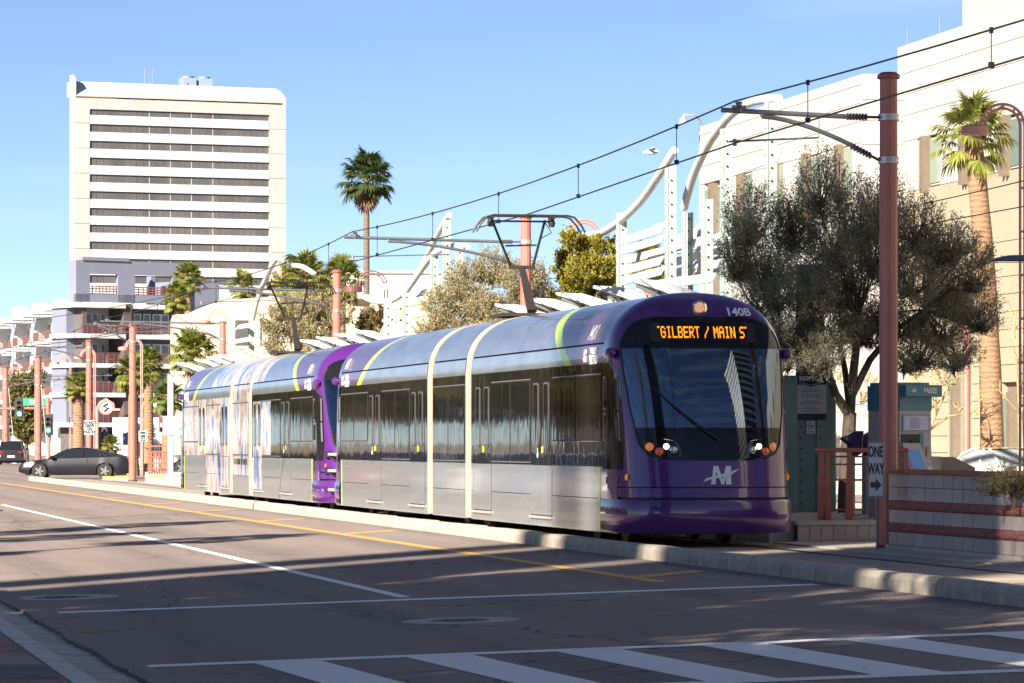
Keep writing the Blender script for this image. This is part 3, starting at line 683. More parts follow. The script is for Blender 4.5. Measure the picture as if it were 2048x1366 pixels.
hr = MB(); hr.lathe([(.1, .03), (.102, .06), (.088, .11), (.045, .148), (.001, .152)], 16, (.15, 1.66, 1.365)); hr.build('hair', mat('dark_hair', (.03, .02, .015), .8), drv, True)
# ------------------------------------------------------------ station, poles, wires
REDM = mat('red_steel', (.40, .14, .11), .5, var=.12, scale=2, coat=.15)
REDR = mat('red_railing', (.33, .085, .06), .5, var=.15, scale=4, coat=.2)
PINK = mat('pink_steel', (.52, .23, .20), .55, var=.1)
GALV = mat('galvanised_pipe', (.22, .23, .26), .45, .7)
WIRE = mat('copper_wire', (.03, .028, .028), .5, .6)
GREENS = mat('pale_green_steel', (.33, .40, .37), .5, var=.08, scale=1.5)
GREEND = mat('sage_green_steel', (.165, .25, .235), .5, var=.1, scale=2)
WHITES = mat('white_steel', (.52, .53, .53), .4, var=.05)
WINGM = mat('wing_white', (.50, .54, .58), .35, var=.05)
def ocs_pole(label, X, Y, h, arm, rad=.135, z0=0, far=False, zt=6.23, steady=True):
    t = thing('catenary_pole', label, 'pole', (X, Y, z0), 0, 'red catenary poles along the tracks')
    n = 12; b = MB(); b.lathe([(rad * 1.05, 0), (rad, .1), (rad * .93, h - .08)], n); b.build('shaft', REDM, t)
    b = MB(); b.lathe([(rad * .95, h - .08), (rad * 1.2, h - .07), (rad * 1.2, h - .02), (rad * .8, h + .02)], n); fix(b.build('cap', mat('red_cap', (.28, .085, .06), .5), t))
    b = MB(); b.lathe([(rad * 1.35, -.01), (rad * 1.35, .05), (rad * 1.05, .06)], n); fix(b.build('base_plate', mat('base_dark', (.07, .06, .06), .8), t))
    for z in ((zt, zt - .62) if arm else ()):
        b = MB(); b.lathe([(rad * 1.03, z - .05), (rad * 1.1, z - .045), (rad * 1.1, z - .015), (rad * 1.02, z - .01), (rad * 1.02, z + .01), (rad * 1.1, z + .015), (rad * 1.1, z + .045), (rad * 1.03, z + .05)], n); fix(b.build('clamp_band', mat('band_zinc', (.5, .5, .5), .4, .8), t))
    if not arm: return t
    s = 1 if arm > 0 else -1; L = abs(arm)
    cx = lambda d: -s * d
    a = MB(); a.tube([(cx(rad + .5), 0, zt), (cx(L), 0, zt + .06)], .036, 8); a.build('cantilever_tube', GALV, t)
    ins = MB()
    for k in range(7): ins.lathe([(.03, -.02), (.055, -.012), (.055, .0), (.03, .02)], 10, (cx(rad + .20 + k * .045), 0, zt), 'x')
    ins.tube([(cx(rad), 0, zt), (cx(rad + .55), 0, zt)], .022, 6)
    for k in range(7):
        d = rad + .14 + k * .045; ins.lathe([(.03, -.02), (.055, -.012), (.055, .0), (.03, .02)], 10, (cx(d), 0, zt - .62 + (d - rad) * .48), 'x')
    ins.tube([(cx(rad), 0, zt - .62), (cx(rad + .5), 0, zt - .62 + .24)], .022, 6); ins.build('insulator', mat('insulator_brown', (.10, .075, .08), .4), t)
    c = MB(); p = []
    for i in range(9):
        u = i / 8; d = rad + .4 + (L * .76 - rad - .4) * u; p.append((cx(d), 0, zt - .62 + .2 + (.40) * (1 - (1 - u) ** 1.6)))
    c.tube(p, .034, 8); c.tube([p[-1], (p[-1][0], 0, zt + .03)], .025, 6); c.build('curved_tube', GALV, t, True)
    if steady:
        e = MB(); xs = cx(L * .42); e.tube([(xs, 0, zt - .06), (xs, 0, zt - .30)], .012, 5); e.tube([(xs, 0, zt - .31), (cx(L - .12), 0, zt - .39)], .016, 6); e.lathe([(.03, -.05), (.03, .05)], 8, (cx(L - .2), 0, zt - .40)); e.build('steady_arm', GALV, t)
    k = MB(); xm = cx(L - .26); k.lathe([(.05, .03), (.07, .08), (.035, .12), (.06, .18)], 8, (xm, 0, zt)); k.beam((xm - .1, 0, zt + .11), (xm + .1, 0, zt + .11), .05, .04); fix(k.build('wire_clamp', GALV, t))
    return t
ocs_pole('large dull red catenary pole in front of the block wall, beside the arrow sign', 16.3, 50.1, 6.86, 2.5, .14)
ocs_pole('red catenary pole behind the leading pantograph', 18.1, 82.9, 6.86, 4.3)
ocs_pole('sunlit red catenary pole behind the trailing car, beside the leafy palms', 18.2, 110.7, 6.86, 4.4)
ocs_pole('short dark red catenary pole beside a pink arch lamp beyond the tram', 18.8, 142, 6.3, 4.8)
p5 = ocs_pole('brown-red catenary pole standing just left of the tram rear, before the dark car', *XY(265, 146), 6.28, 1.75, .145)
x, y = XY(178, 179); p6 = ocs_pole('dark red catenary pole with a sign plate forbidding driving on tracks', x, y, 6.6, 3.4, .16)
x, y = XY(76, 255); ocs_pole('sunlit orange-red tapered pole with guy rod, nearer the street name sign', x, y, 7.6, -5.2, .26)
x, y = XY(11, 270); ocs_pole('sunlit orange-red pole at the left edge of the view', x, y, 7.2, -4.2, .25)
for px, w, lab in ((82, 255, 'thin steel guy rod beside the orange-red pole near the street name sign'), (17, 270, 'thin steel guy rod beside the leftmost orange-red pole')):
    x, y = XY(px, w - 1); g = MB(); g.tube([(0, 0, 5.6), (.35, -.5, 1.5)], .02, 5); g.tube([(.35, -.5, 1.5), (.42, -.6, .0)], .045, 6); g.lathe([(.2, 0), (.15, .06)], 8, (.42, -.6, 0))
    tag(g.build('guy_rod', WHITES, loc=(x, y, 0)), lab, 'guy rod')
# overhead wires
def wire(name, label, pts, r):
    return tag(MB().tube(pts, r, 6, False).build(name, WIRE, None, True), label, 'wire')
def catenary(X, ys, zc, zm, sag, r, labs, drop=True, name='near'):
    cp = []; mp = []; dr = MB()
    for i, (a, b) in enumerate(zip(ys, ys[1:])):
        for k in range(13):
            u = k / 12; y = a + (b - a) * u
            if k == 12 and i < len(ys) - 2: continue
            mp.append((X, y, zm - sag * 4 * u * (1 - u))); cp.append((X, y, zc(y)))
    root = thing('overhead_wire', labs, 'wire', (X, 0, 0), 0, 'overhead wires above the tracks'); sh = lambda l: [(0, p[1], p[2]) for p in l]
    MB().tube(sh(mp), r, 6, False).build('messenger_wire', WIRE, root, True); MB().tube(sh(cp), r, 6, False).build('contact_wire', WIRE, root, True)
    if drop:
        for a, b in zip(ys, ys[1:]):
            n = max(2, round((b - a) / 7.2))
            for k in range(n):
                u = (k + .5) / n; y = a + (b - a) * u; zt = zm - sag * 4 * u * (1 - u); d = MB(); d.tube([(0, y, zc(y)), (0, y, zt)], .007, 4); d.box(-.03, .03, y - .025, y + .025, zc(y) - .02, zc(y) + .05); d.box(-.02, .02, y - .02, y + .02, zt - .04, zt + .03)
                d.build('dropper', WIRE, root)
zcn = lambda y: lerp(y, [(0, 5.80), (45, 5.82), (50, 5.82), (63.8, 5.655), (82.9, 5.72), (91.4, 5.655), (110, 5.72), (300, 5.75)])
catenary(14.0, [14, 50.1, 82.9, 110.7, 142, 179, 255, 330], zcn, 6.42, .22, .0125, 'pair of black wires with droppers above the tram')
catenary(22.5, [14, 56, 84, 112, 142, 180, 255], lambda y: 5.75, 6.30, .15, .011, 'pair of black wires behind the grey-green tree, over the far track')
# cross wires at the junction in the distance
for (xa, ya, xb, yb, w, lab) in ((-20, 700, 330, 655, 200, 'span wire rising from the left edge across the apartment balconies'), (-20, 655, 480, 565, 230, 'thin span wire crossing before the grey apartment corner')):
    tag(MB().tube([W(xa, ya, w), W((xa + xb) / 2, (ya + yb) / 2 + 4, w * .93), W(xb, yb, w * .86)], .02, 5, False).build('span_wire', WIRE), lab, 'wire')

# platform
PLATM = mat('platform_paving', (.40, .37, .34), .85, var=.2, scale=1.2, bump=.2)
plat = struct(MB().box(15.62, 20.8, 53.72, 134, -.4, .33).build('platform', PLATM))
nose = MB().box(15.56, 15.62, 53.7, 134, -.4, .34).build('platform_edge', CONC, plat)
k = 0
for i in range(40):
    bx(15.58, 15.86, 54 + 2 * i, 54 + 2 * i + 1.97, .331, .338).build('edge_tile', mat('tactile_yellow', (.62, .36, .03), .7, var=.2), plat)
BLOCKM = [mat('block_tan_%d' % i, c, .9, var=.14, scale=6, bump=.5, bscale=60) for i, c in enumerate([(.50, .42, .38), (.54, .455, .41), (.465, .395, .36), (.52, .43, .395)])]
BANDM = mat('block_red', (.33, .125, .095), .9, var=.25, scale=8, bump=.9, bscale=35)
CAPM = mat('cap_red', (.40, .16, .09), .85, var=.2, scale=5, bump=.5)
MORT = mat('mortar', (.12, .10, .09), .95)
# platform end wall below the railing
ew = thing('low_wall', 'low block wall at the platform end below the red railing', 'wall', (15.95, 53.5, 0))
bx(0, 2.9, .02, .2, -.1, .27).build('core', MORT, ew); bx(-.02, 2.95, -.03, .21, .27, .34).build('coping', CONC, ew); bx(-.02, 2.95, -.06, .2, -.1, .03).build('footing', CONC, ew)
bme = [bx(.004, .186, 0, .1, .035, .265).mesh('block', m) for m in BLOCKM]
for i in range(15): link('block', random.choice(bme), ew, (.19 * i, random.uniform(-.003, .003), 0))
# planter wall with blocks, two rock-face bands and a cap
wl = thing('block_wall', 'tan block planter wall with two red bands and brick-red cap beside the large pole', 'wall', (16.18, 49.72, 0))
L = 16.0
bx(.045, .19, -L, -.02, -.1, 1.10).build('core', MORT, wl); bx(.02, .19, -.19, -.0, -.1, 1.10).build('core', MORT, wl)
bx(-.05, .2, -L, .02, -.15, .075).build('footing', CONC, wl)
rows = [(.08, .262, 't'), (.268, .392, 'r'), (.398, .582, 't'), (.588, .712, 'r'), (.718, .902, 't'), (.908, 1.092, 't')]
tme = {}
for i, m in enumerate(BLOCKM): tme[i] = bx(0, .1, -.386, 0, 0, .180).mesh('block', m)
rb = MB(); 
def rockblock():
    b = MB(); n = 7; rws = []
    for j in range(5):
        z = .124 * j / 4; edge = j in (0, 4)
        rws.append([(-(0 if (edge or i in (0, n - 1)) else random.uniform(.012, .04)), -.394 * i / (n - 1), z) for i in range(n)])
    b.grid(rws); b.box(.001, .1, -.394, 0, 0, .124); return fix(b.build('tmp', BANDM)).data
rmes = [rockblock() for _ in range(4)]
for o in [o for o in bpy.data.objects if o.name.startswith('tmp')]: bpy.data.objects.remove(o)
for z0, z1, kd in rows:
    for i in range(39):
        y = -.002 - .4 * i
        if kd == 't':
            if z0 > .9 and i > 12: continue
            link('block', tme[random.randrange(4)], wl, (random.uniform(-.003, .003), y, z0))
        else: link('band_block', random.choice(rmes), wl, (0, y, z0))
for i in range(13):
    z = 1.096; cm = MB().box(-.035, .235, -.392, 0, 0, .06).mesh('cap_brick', CAPM) if i == 0 else cm
    link('cap_brick', cm, wl, (random.uniform(-.006, .006), -.4 * i, z + random.uniform(-.004, .004)))
for i in range(13, 39): link('cap_brick', cm, wl, (random.uniform(-.006, .006), -.4 * i, .906 + random.uniform(-.004, .004)))
soil = struct(MB().box(16.4, 20.6, 30, 49.5, -.2, .8).build('planter_soil', GROUNDM))
# red railing
def railing(label, loc, L, rz, z=.34, h=1.08, posts=(0, .34, .68, 1.0)):
    t = thing('railing', label, 'railing', (loc[0], loc[1], z), rz)
    MB().tube([(-.06, 0, h), (L, 0, h)], .035, 8).build('handrail', REDR, t, True)
    for zz in (.16, .62, .86, .98):
        MB().tube([(0, 0, zz), (L, 0, zz)], .017, 6).build('rail', REDR, t)
    for u in posts:
        p = MB().prism([(u * L - .06, 0), (u * L + .06, 0), (u * L + .035, h - .03), (u * L - .035, h - .03)], fXZ, -.035, -.02).build('post', REDR, t)
    return t
r1 = railing('red steel railing at the platform end in front of the purple card readers', (16.35, 53.75), 1.45, 0, posts=(.03, .1, .34, .66, .97))
# canopy column with signs, cabinet
def hcol(label, X, Y, z0, h, w=.26, d=.26, m=None, name='canopy_column', side=-1):
    t = thing(name, label, 'column', (X, Y, z0), 0, 'steel columns of the station canopy'); m = m or GREENS
    c = MB(); c.box(-w / 2, -w / 2 + .03, -d / 2, d / 2, 0, h); c.box(w / 2 - .03, w / 2, -d / 2, d / 2, 0, h); c.box(-w / 2 + .03, w / 2 - .03, -d / 2 + .015, -d / 2 + .04, 0, h - .01); c.build('section', m, t)
    hl = MB(); n = int(h / .26)
    for i in range(n): hl.lathe([(.022, -.012), (.022, .004)], 8, (0, -d / 2 + .006, .15 + .26 * i), 'y')
    for i in range(n): hl.lathe([(.018, -.006), (.018, .006)], 8, (-w / 2, 0, .15 + .26 * i), 'x')
    hl.build('bolt_holes', BLACK, t); return t
x, y = XY(1621, 63)
sc = thing('sign_column', 'sage green steel column carrying the black and white courtesy notice', 'column', (x, y, .33), R(-12))
c = MB(); c.box(-.24, .24, -.03, .22, 0, 4.3); c.build('section', GREEND, sc)
for dx in (-.17, .17):
    bx(dx - .065, dx + .065, -.06, -.031, 0, 4.3).build('flange', GREEND, sc)
    hl = MB()
    for i in range(22): hl.lathe([(.018, -.068), (.018, -.055)], 8, (dx, 0, .15 + .19 * i), 'y')
    hl.build('bolt_holes', BLACK, sc)
MB().box(-.30, .46, .2, .5, 0, 2.3).build('rear_plate', GREEND, sc)
nb = thing('notice_board', 'black and white courtesy notice headed RESPECT on the sage column', 'sign', (x, y, .33), R(-12))
NBK = mat('notice_black', (.02, .018, .016), .5); NWH = mat('notice_white', (.52, .54, .58), .6); NGR = mat('notice_grey', (.16, .16, .18), .6)
bx(-.265, .265, -.085, -.068, 1.60, 2.42).build('panel', NWH, nb)
bx(-.265, .265, -.087, -.0865 - .001, 1.60, 1.71).build('footer', NBK, nb)
MB().prism([(-.265, 2.42), (-.265, 2.21), (-.12, 2.21), (0, 2.17), (.12, 2.21), (.265, 2.21), (.265, 2.42)], fXZ, -.0885, -.086).build('header', NBK, nb)
text('lettering', 'RESPECT', .105, WHITE, nb, (0, -.091, 2.315), (R(90), 0, 0), bold=.004)
fr = MB()
for a, b in (((-.19, 2.25), (-.19, 2.39)), ((-.19, 2.39), (.19, 2.39)), ((.19, 2.39), (.19, 2.25)), ((-.19, 2.25), (0, 2.20)), ((0, 2.20), (.19, 2.25))): fr.beam((a[0], -.09, a[1]), (b[0], -.09, b[1]), .006, .006)
fr.build('emblem_frame', WHITE, nb)
ln = MB()
for i, (z, w_) in enumerate([(2.12, .28), (2.09, .3), (2.03, .34), (2.0, .32), (1.93, .24), (1.905, .36), (1.88, .46), (1.82, .16), (1.795, .34), (1.77, .2), (1.745, .38)]):
    xx = -w_ / 2
    while xx < w_ / 2: q = random.uniform(.012, .04); ln.box(xx, min(xx + q, w_ / 2), -.0862, -.0858, z - .006, z + .006); xx += q + .008
ln.build('small_print', NGR, nb)
ns = thing('no_smoking_sign', 'small white no smoking plate below the courtesy notice', 'sign', (x, y, .33), R(-12))
bx(-.075, .075, -.07, -.062, 1.36, 1.58).build('plate', NWH, ns)
rg = MB(); n = 24; rg.add([((.055 if i % 2 else .045) * math.cos(i // 2 * .2618 * 1), -.072, 1.50 + (.055 if i % 2 else .045) * math.sin(i // 2 * .2618)) for i in range(48)], [(2 * i, 2 * i + 1, (2 * i + 3) % 48, (2 * i + 2) % 48) for i in range(24)]); rg.beam((-.035, -.072, 1.535), (.035, -.072, 1.465), .01, .003, up=(0, 1, 0)); rg.build('prohibition_ring', mat('sign_red', (.35, .06, .05), .6), ns)
bx(-.03, .03, -.073, -.071, 1.49, 1.505).build('cigarette_mark', BLACK, ns); bx(-.045, .045, -.073, -.071, 1.39, 1.40).build('small_print', BLACK, ns)
x2, y2 = XY(1577, 62.3)
cb = thing('equipment_cabinet', 'dark sage equipment cabinet beside the tram nose', 'cabinet', (x2, y2, .33), R(-12))
bx(-.28, .15, -.05, .4, 0, 2.36).build('body', GREEND, cb); bx(-.24, .11, -.06, -.05, .1, 2.28).build('door', GREEND, cb, bevel=.004); bx(-.02, .05, -.08, -.06, 1.06, 1.16).build('keypad', GREYM, cb); bx(-.06, .10, -.085, -.06, .55, .82).build('hatch', GREEND, cb)
MB().tube([(-.05, .1, 2.36), (-.05, .1, 2.4), (-.02, .1, 2.44), (-.05, .1, 2.48), (-.08, .1, 2.44), (-.05, .1, 2.4)], .008, 5).build('lifting_eye', GREYM, cb)
# card readers
for i, (px, w) in enumerate(((1702, 60), (1732, 60.5))):
    x, y = XY(px, w); t = thing('card_reader', ['purple card reader on a grey post behind the railing, nearer the tram', 'purple card reader on a grey post nearer the arrow sign'][i], 'card reader', (x, y, .33), R(-10), 'purple card readers')
    MB().lathe([(.09, 0), (.09, .02), (.07, .03), (.07, 1.25)], 14).build('post', mat('reader_grey', (.20, .25, .27), .5), t, True)
    bx(-.13, .13, -.13, .13, 0, .02).build('foot', GREYM, t)
    h = MB().prism([(-.16, 1.28), (.06, 1.40), (.20, 1.40), (.16, 1.02), (.02, .96), (-.02, 1.18)], fXZ, -.12, .12); fix(h.build('head', mat('reader_purple', (.055, .02, .11), .35, coat=.6), t, bevel=.012))
    fix(MB().prism([(-.18, 1.27), (-.145, 1.30), (-.0, 1.19), (.0, .98), (-.05, .95), (-.06, 1.17)], fXZ, -.10, .10).build('screen', BLACK, t))
# ticket machine
x, y = XY(1799, 58); tv = thing('ticket_machine', 'grey and teal ticket machine with a PASSES header behind the large pole', 'ticket machine', (x, y, .33), R(22))
TG = mat('machine_grey', (.42, .41, .40), .45, var=.05); TT = mat('machine_teal', (.055, .21, .28), .4, var=.06); TD = mat('machine_dark', (.03, .032, .035), .6); TB = mat('screen_blue', (.06, .20, .45), .3, emis=(.15, .45, 1), es=.03)
bx(0, .66, .0, .78, 0, 1.72).build('cabinet', TG, tv); bx(-.012, .672, -.012, .792, 1.72, 2.12).build('top', TT, tv, bevel=.01); bx(.02, .64, .02, .76, 2.12, 2.17).build('lid', TT, tv)
hd = bx(.0, .76, -.16, -.013, 1.94, 2.13).build('header', TT, tv, bevel=.01)
text('lettering', 'PASSES', .115, WHITE, hd, (.50, -.172, 2.035), (R(90), 0, 0), sx=.78, bold=.004)
mb = MB(); logo(mb, .16, 2.04, .06, lambda a, b, t: (a, -.162 - t, b), .002); fix(mb.build('emblem', WHITE, hd))
f = bx(.05, .61, -.02, -.001, 1.38, 1.66).build('info_panel', mat('info_frame', (.30, .31, .33), .4), tv); bx(.08, .58, -.026, -.02, 1.41, 1.63).build('info_sheet', mat('info_sheet', (.50, .53, .72), .25), f)
ii = MB(); [ii.box(.2, .2 + random.uniform(.18, .3), -.028, -.0265, 1.44 + .03 * q, 1.452 + .03 * q) for q in range(6)]; ii.build('small_print', mat('info_print', (.2, .17, .32), .5), f)
bx(.03, .40, -.012, -.001, .62, 1.34).build('recess', TD, tv); bx(.41, .49, -.014, -.001, .02, 1.36).build('teal_strip', TT, tv)
pod = fix(MB().prism([(-.26, 0.2), (-.26, .72), (-.24, .78), (-.05, 1.20), (0, 1.20), (0, .2)], fYZ, .02, .40).build('console', TG, tv))
fix(MB().prism([(-.247, .80), (-.10, 1.09), (-.09, 1.08), (-.235, .795)], fYZ, .06, .34).build('touch_screen', TB, pod)) 
bx(.12, .36, -.27, -.262, .26, .66).build('coin_return', mat('coin_panel', (.36, .40, .38), .5), pod); bx(.15, .17, -.274, -.268, .42, .56).build('coin_mark', TT, pod); bx(.25, .30, -.274, -.268, .52, .60).build('slot', TD, pod)
bx(.22, .3, -.05, -.02, 1.08, 1.24).build('camera_window', BLACK, tv)
bx(.55, .59, -.02, -.001, .98, 1.14).build('card_slot', mat('slot_orange', (.62, .20, .04), .4), tv); bx(.52, .64, -.05, -.001, .66, .82).build('card_pad', mat('pad_white', (.6, .65, .72), .4), tv); bx(.52, .64, -.09, -.001, .60, .635).build('tray', TD, tv)
# one way sign
x, y = XY(1752, 51.2); ow = thing('one_way_sign', 'white ONE WAY sign with black arrow mounted beside the large pole', 'sign', (x, y, 0), R(-60))
SW = mat('sign_white', (.46, .47, .50), .45, var=.04); SB = mat('sign_black', (.015, .015, .015), .5)
pl = MB().prism(ROUND(0, 1.155, .30, .78, .03), fXZ, -.004, .004).build('plate', SW, ow)
bd = MB(); o_ = ROUND(0, 1.155, .285, .765, .028); i_ = ROUND(0, 1.155, .265, .745, .022); n = len(o_)
bd.add([(a, -.006, b) for a, b in o_] + [(a, -.006, b) for a, b in i_], [(i, (i + 1) % n, (i + 1) % n + n, i + n) for i in range(n)]); bd.build('border', SB, ow)
text('lettering', 'ONE', .215, SB, ow, (0, -.007, 1.40), (R(90), 0, 0), sx=.62, bold=.006); text('lettering', 'WAY', .215, SB, ow, (0, -.007, 1.16), (R(90), 0, 0), sx=.62, bold=.006)
MB().prism([(-.10, .90), (.0, .90), (.0, .85), (.11, .94), (.0, 1.03), (.0, .98), (-.10, .98)], fXZ, -.0075, -.0055).build('arrow', SB, ow)
MB().tube([(0, .03, 0), (0, .03, 1.5)], .022, 6).build('post', GALV, ow)
# station sculpture: columns, tubes, blades
for i, (px, top, w, lab) in enumerate(((1341, 332, 79, 'tall pale green punched column holding the end of the long white tube'), (1243, 425, 84, 'pale green punched column under the middle of the long white tube'),
     (1452, 258, 75, 'pale green punched column beside the second white tube at mid height'), (1541, 205, 72, 'tallest pale green punched column at the end of the second white tube'), (1375, 425, 80, 'short pale green punched column at the foot of the second white tube'),
     (1414, 398, 76, 'short pale green punched column just left of the grey-green tree'), (1193, 488, 87, 'pale green punched column wrapped in yellow-green vine'), (1224, 540, 86, 'low pale green punched column right of the vine'),
     (893, 440, 105, 'pale green punched column at the top of the farther white tube'), (868, 510, 107, 'pale green punched column beside the olive tree'), (775, 596, 112, 'low pale green column left of the farther white tube'), (812, 585, 110, 'pale green punched column below the farther white tube'),
     (918, 492, 104, 'pale green punched column half hidden by the olive tree'), (503, 640, 150, 'distant pale green column above the trailing car roof'), (530, 610, 146, 'distant pale green column under the far white tube'))):
    X, Y = XY(px, w); hcol(lab, X, Y, .33, ZZ(top, w) - .33, .21, .2)
def tube_px(label, pts, d):
    P = [W(a, b, w) for a, b, w in pts]
    # smooth
    out = []
    for i in range(len(P) - 1):
        p0, p1, p2, p3 = P[max(i - 1, 0)], P[i], P[i + 1], P[min(i + 2, len(P) - 1)]
        for k in range(6):
            t = k / 6; out.append(.5 * ((2 * p1) + (p2 - p0) * t + (2 * p0 - 5 * p1 + 4 * p2 - p3) * t * t + (3 * p1 - p0 - 3 * p2 + p3) * t ** 3))
    out.append(P[-1]); return tag(MB().tube(out, d / 2, 14).build('curved_tube', WHITES, None, True), label, 'tube', 'white curved tubes of the station')
tube_px('white curved tube sweeping up from the vine to the tall green column', [(1137, 463, 89), (1165, 472, 88), (1200, 467, 86.5), (1240, 442, 84), (1285, 398, 82), (1320, 347, 80), (1349, 300, 79)], .185)
tube_px('white curved tube arching up to the tallest green column', [(1368, 415, 80), (1385, 355, 79), (1410, 300, 77.5), (1437, 258, 76), (1470, 222, 74.5), (1510, 202, 73), (1558, 197, 72)], .185)
tube_px('long farther white tube rising left of the olive tree', [(722, 590, 116), (750, 603, 115), (785, 600, 113), (815, 578, 111), (845, 530, 109), (872, 475, 107), (898, 430, 105)], .18)
tube_px('second farther white tube bending flat at its top', [(812, 585, 111), (840, 545, 109), (866, 510, 107), (895, 494, 106), (935, 492, 104)], .18)
tube_px('distant white tube above the trailing car', [(503, 650, 152), (515, 600, 151), (530, 560, 150), (546, 528, 148), (556, 516, 147)], .2)
tube_px('short distant white tube end beside the round leafy palm', [(588, 531, 140), (606, 534, 139), (628, 547, 138)], .2)
BL = [(1169, 547, 1471, 474, 20.6), (1169, 575, 1258, 553, 20.6), (1237, 491, 1327, 464, 19.9), (1237, 511, 1327, 484, 19.9), (1237, 551, 1324, 528, 19.9), (1237, 572, 1327, 548, 19.9), (1269, 583, 1430, 563, 19.2),
      (1380, 466, 1410, 458, 21.6), (1330, 500, 1412, 481, 21.6), (1376, 518, 1440, 505, 21.6), (1376, 536, 1440, 522, 21.6), (1376, 556, 1440, 546, 21.6), (1465, 352, 1560, 318, 21.4), (740, 588, 830, 562, 20.5), (770, 610, 850, 590, 20.5), (470, 660, 520, 650, 20.5), (455, 690, 500, 682, 20.5), (1335, 490, 1408, 470, 20.9), (1335, 512, 1440, 487, 20.9), (1335, 534, 1440, 510, 20.9), (1335, 556, 1440, 534, 20.9), (1290, 470, 1335, 455, 21.8), (1200, 560, 1240, 549, 21.8)]
for i, (xa, ya, xb, yb, X) in enumerate(BL):
    wa, wb = onX(xa, X), onX(xb, X); A, B = W(xa, ya, wa), W(xb, yb, wb); d = (B - A); b = MB(); h = .19
    s = Vector((.10, 0, .0)); up = Vector((.06, 0, h))
    vs = [A, A + d.normalized() * .55 + up, B + up - d.normalized() * .05, B - d.normalized() * .3]; vs2 = [v + Vector((.025, 0, -.01)) for v in vs]
    b.add(vs + vs2, [(0, 1, 2, 3), (7, 6, 5, 4), (0, 4, 5, 1), (1, 5, 6, 2), (2, 6, 7, 3), (3, 7, 4, 0)])
    o = fix(b.build('louvre_blade', WHITES))
    tag(o, ['longest white blade crossing the green columns beside the vine', 'low white blade right of the vine, below the longest blade', 'topmost short white blade between the two nearer green columns', 'second short white blade between the two nearer green columns', 'white blade below the longest blade between green columns', 'lowest white blade between the nearer green columns', 'long white blade just above the purple tram roof', 'upper white blade beside the right-hand green column', 'second white blade beside the right-hand green column', 'third white blade behind the right-hand green column', 'fourth white blade behind the right-hand green column', 'lowest white blade behind the right-hand green column', 'white sunshade blade high beside the tallest green column', 'upper white blade under the farther white tube', 'lower white blade under the farther white tube', 'upper distant white blade above the trailing car', 'lower distant white blade above the trailing car', 'upper white blade spanning right of the tall green column', 'second white blade spanning right of the tall green column', 'third white blade spanning right of the tall green column', 'lowest white blade spanning right of the tall green column', 'small rear blade high between the nearer green columns', 'small rear blade just right of the vine'][i], 'blade', 'white blades of the station screen')
wing_tips = [1262, 1187, 1113, 1056, 990, 705, 668, 632, 600, 435, 412, 388, 350]
wm = MB(); wv = [(0, -.04, 0), (0, .04, 0), (0, .04, .05), (0, -.04, .05), (.5, -.2, -.16), (.5, .2, -.16), (.5, .18, .02), (.5, -.18, .02), (1.9, -.42, -.72), (1.9, .42, -.72), (1.9, .38, -.42), (1.9, -.38, -.42)]
wm.add(wv, [(3, 2, 1, 0)] + [(a + i, a + (i + 1) % 4, a + (i + 1) % 4 + 4, a + i + 4) for a in (0, 4) for i in range(4)] + [(8, 9, 10, 11)])
WM = wm.mesh('wing_panel', WINGM); WK = MB().beam((.1, 0, -.05), (1.85, 0, -.74), .05, .06).beam((.5, 0, -.12), (.62, 0, -.34), .04, .04).mesh('wing_rib', GREYM)
names = ['nearest pointed white canopy wing above the purple tram roof', 'second pointed white canopy wing behind the purple roof', 'pointed white canopy wing left of the roof fin', 'pointed white canopy wing right of the pantograph arm', 'white canopy wing just left of the leading pantograph arm', 'white wing right of the red pole above the trailing car nose', 'second white wing left of that above the trailing car', 'third white wing above the trailing car nose', 'white wing just right of the trailing pantograph arm', 'rightmost of the four far white wings above the trailing car', 'second of the far white wings above the trailing car', 'third of the far white wings above the trailing car', 'leftmost far white wing beyond the end of the trailing car']
for i, px in enumerate(wing_tips):
    w = onX(px, 15.6); X, Y = XY(px, w); t = thing('canopy_wing', names[i], 'canopy', (X, Y, 4.40), R(random.uniform(-2, 2)), 'white canopy wings over the platform')
    o = link('wing_panel', WM, t); link('wing_rib', WK, t, (0, 0, -.02)); fix(o) if i == 0 else None
for ya, yb, lab in ((65, 78, 'nearest'), (92, 106, 'middle'), (120, 134, 'farthest')):
    t = thing('canopy_beam', 'grey-green beam carrying the %s run of canopy wings' % lab, 'beam', (17.6, ya, 3.35)); bx(-.12, .12, 0, yb - ya, 0, .25).build('beam', GREEND, t)
    for k in range(4): bx(-.11, .11, .5 + (yb - ya - 1.2) * k / 3, .72 + (yb - ya - 1.2) * k / 3, -3.02, 0).build('post', GREEND, t)
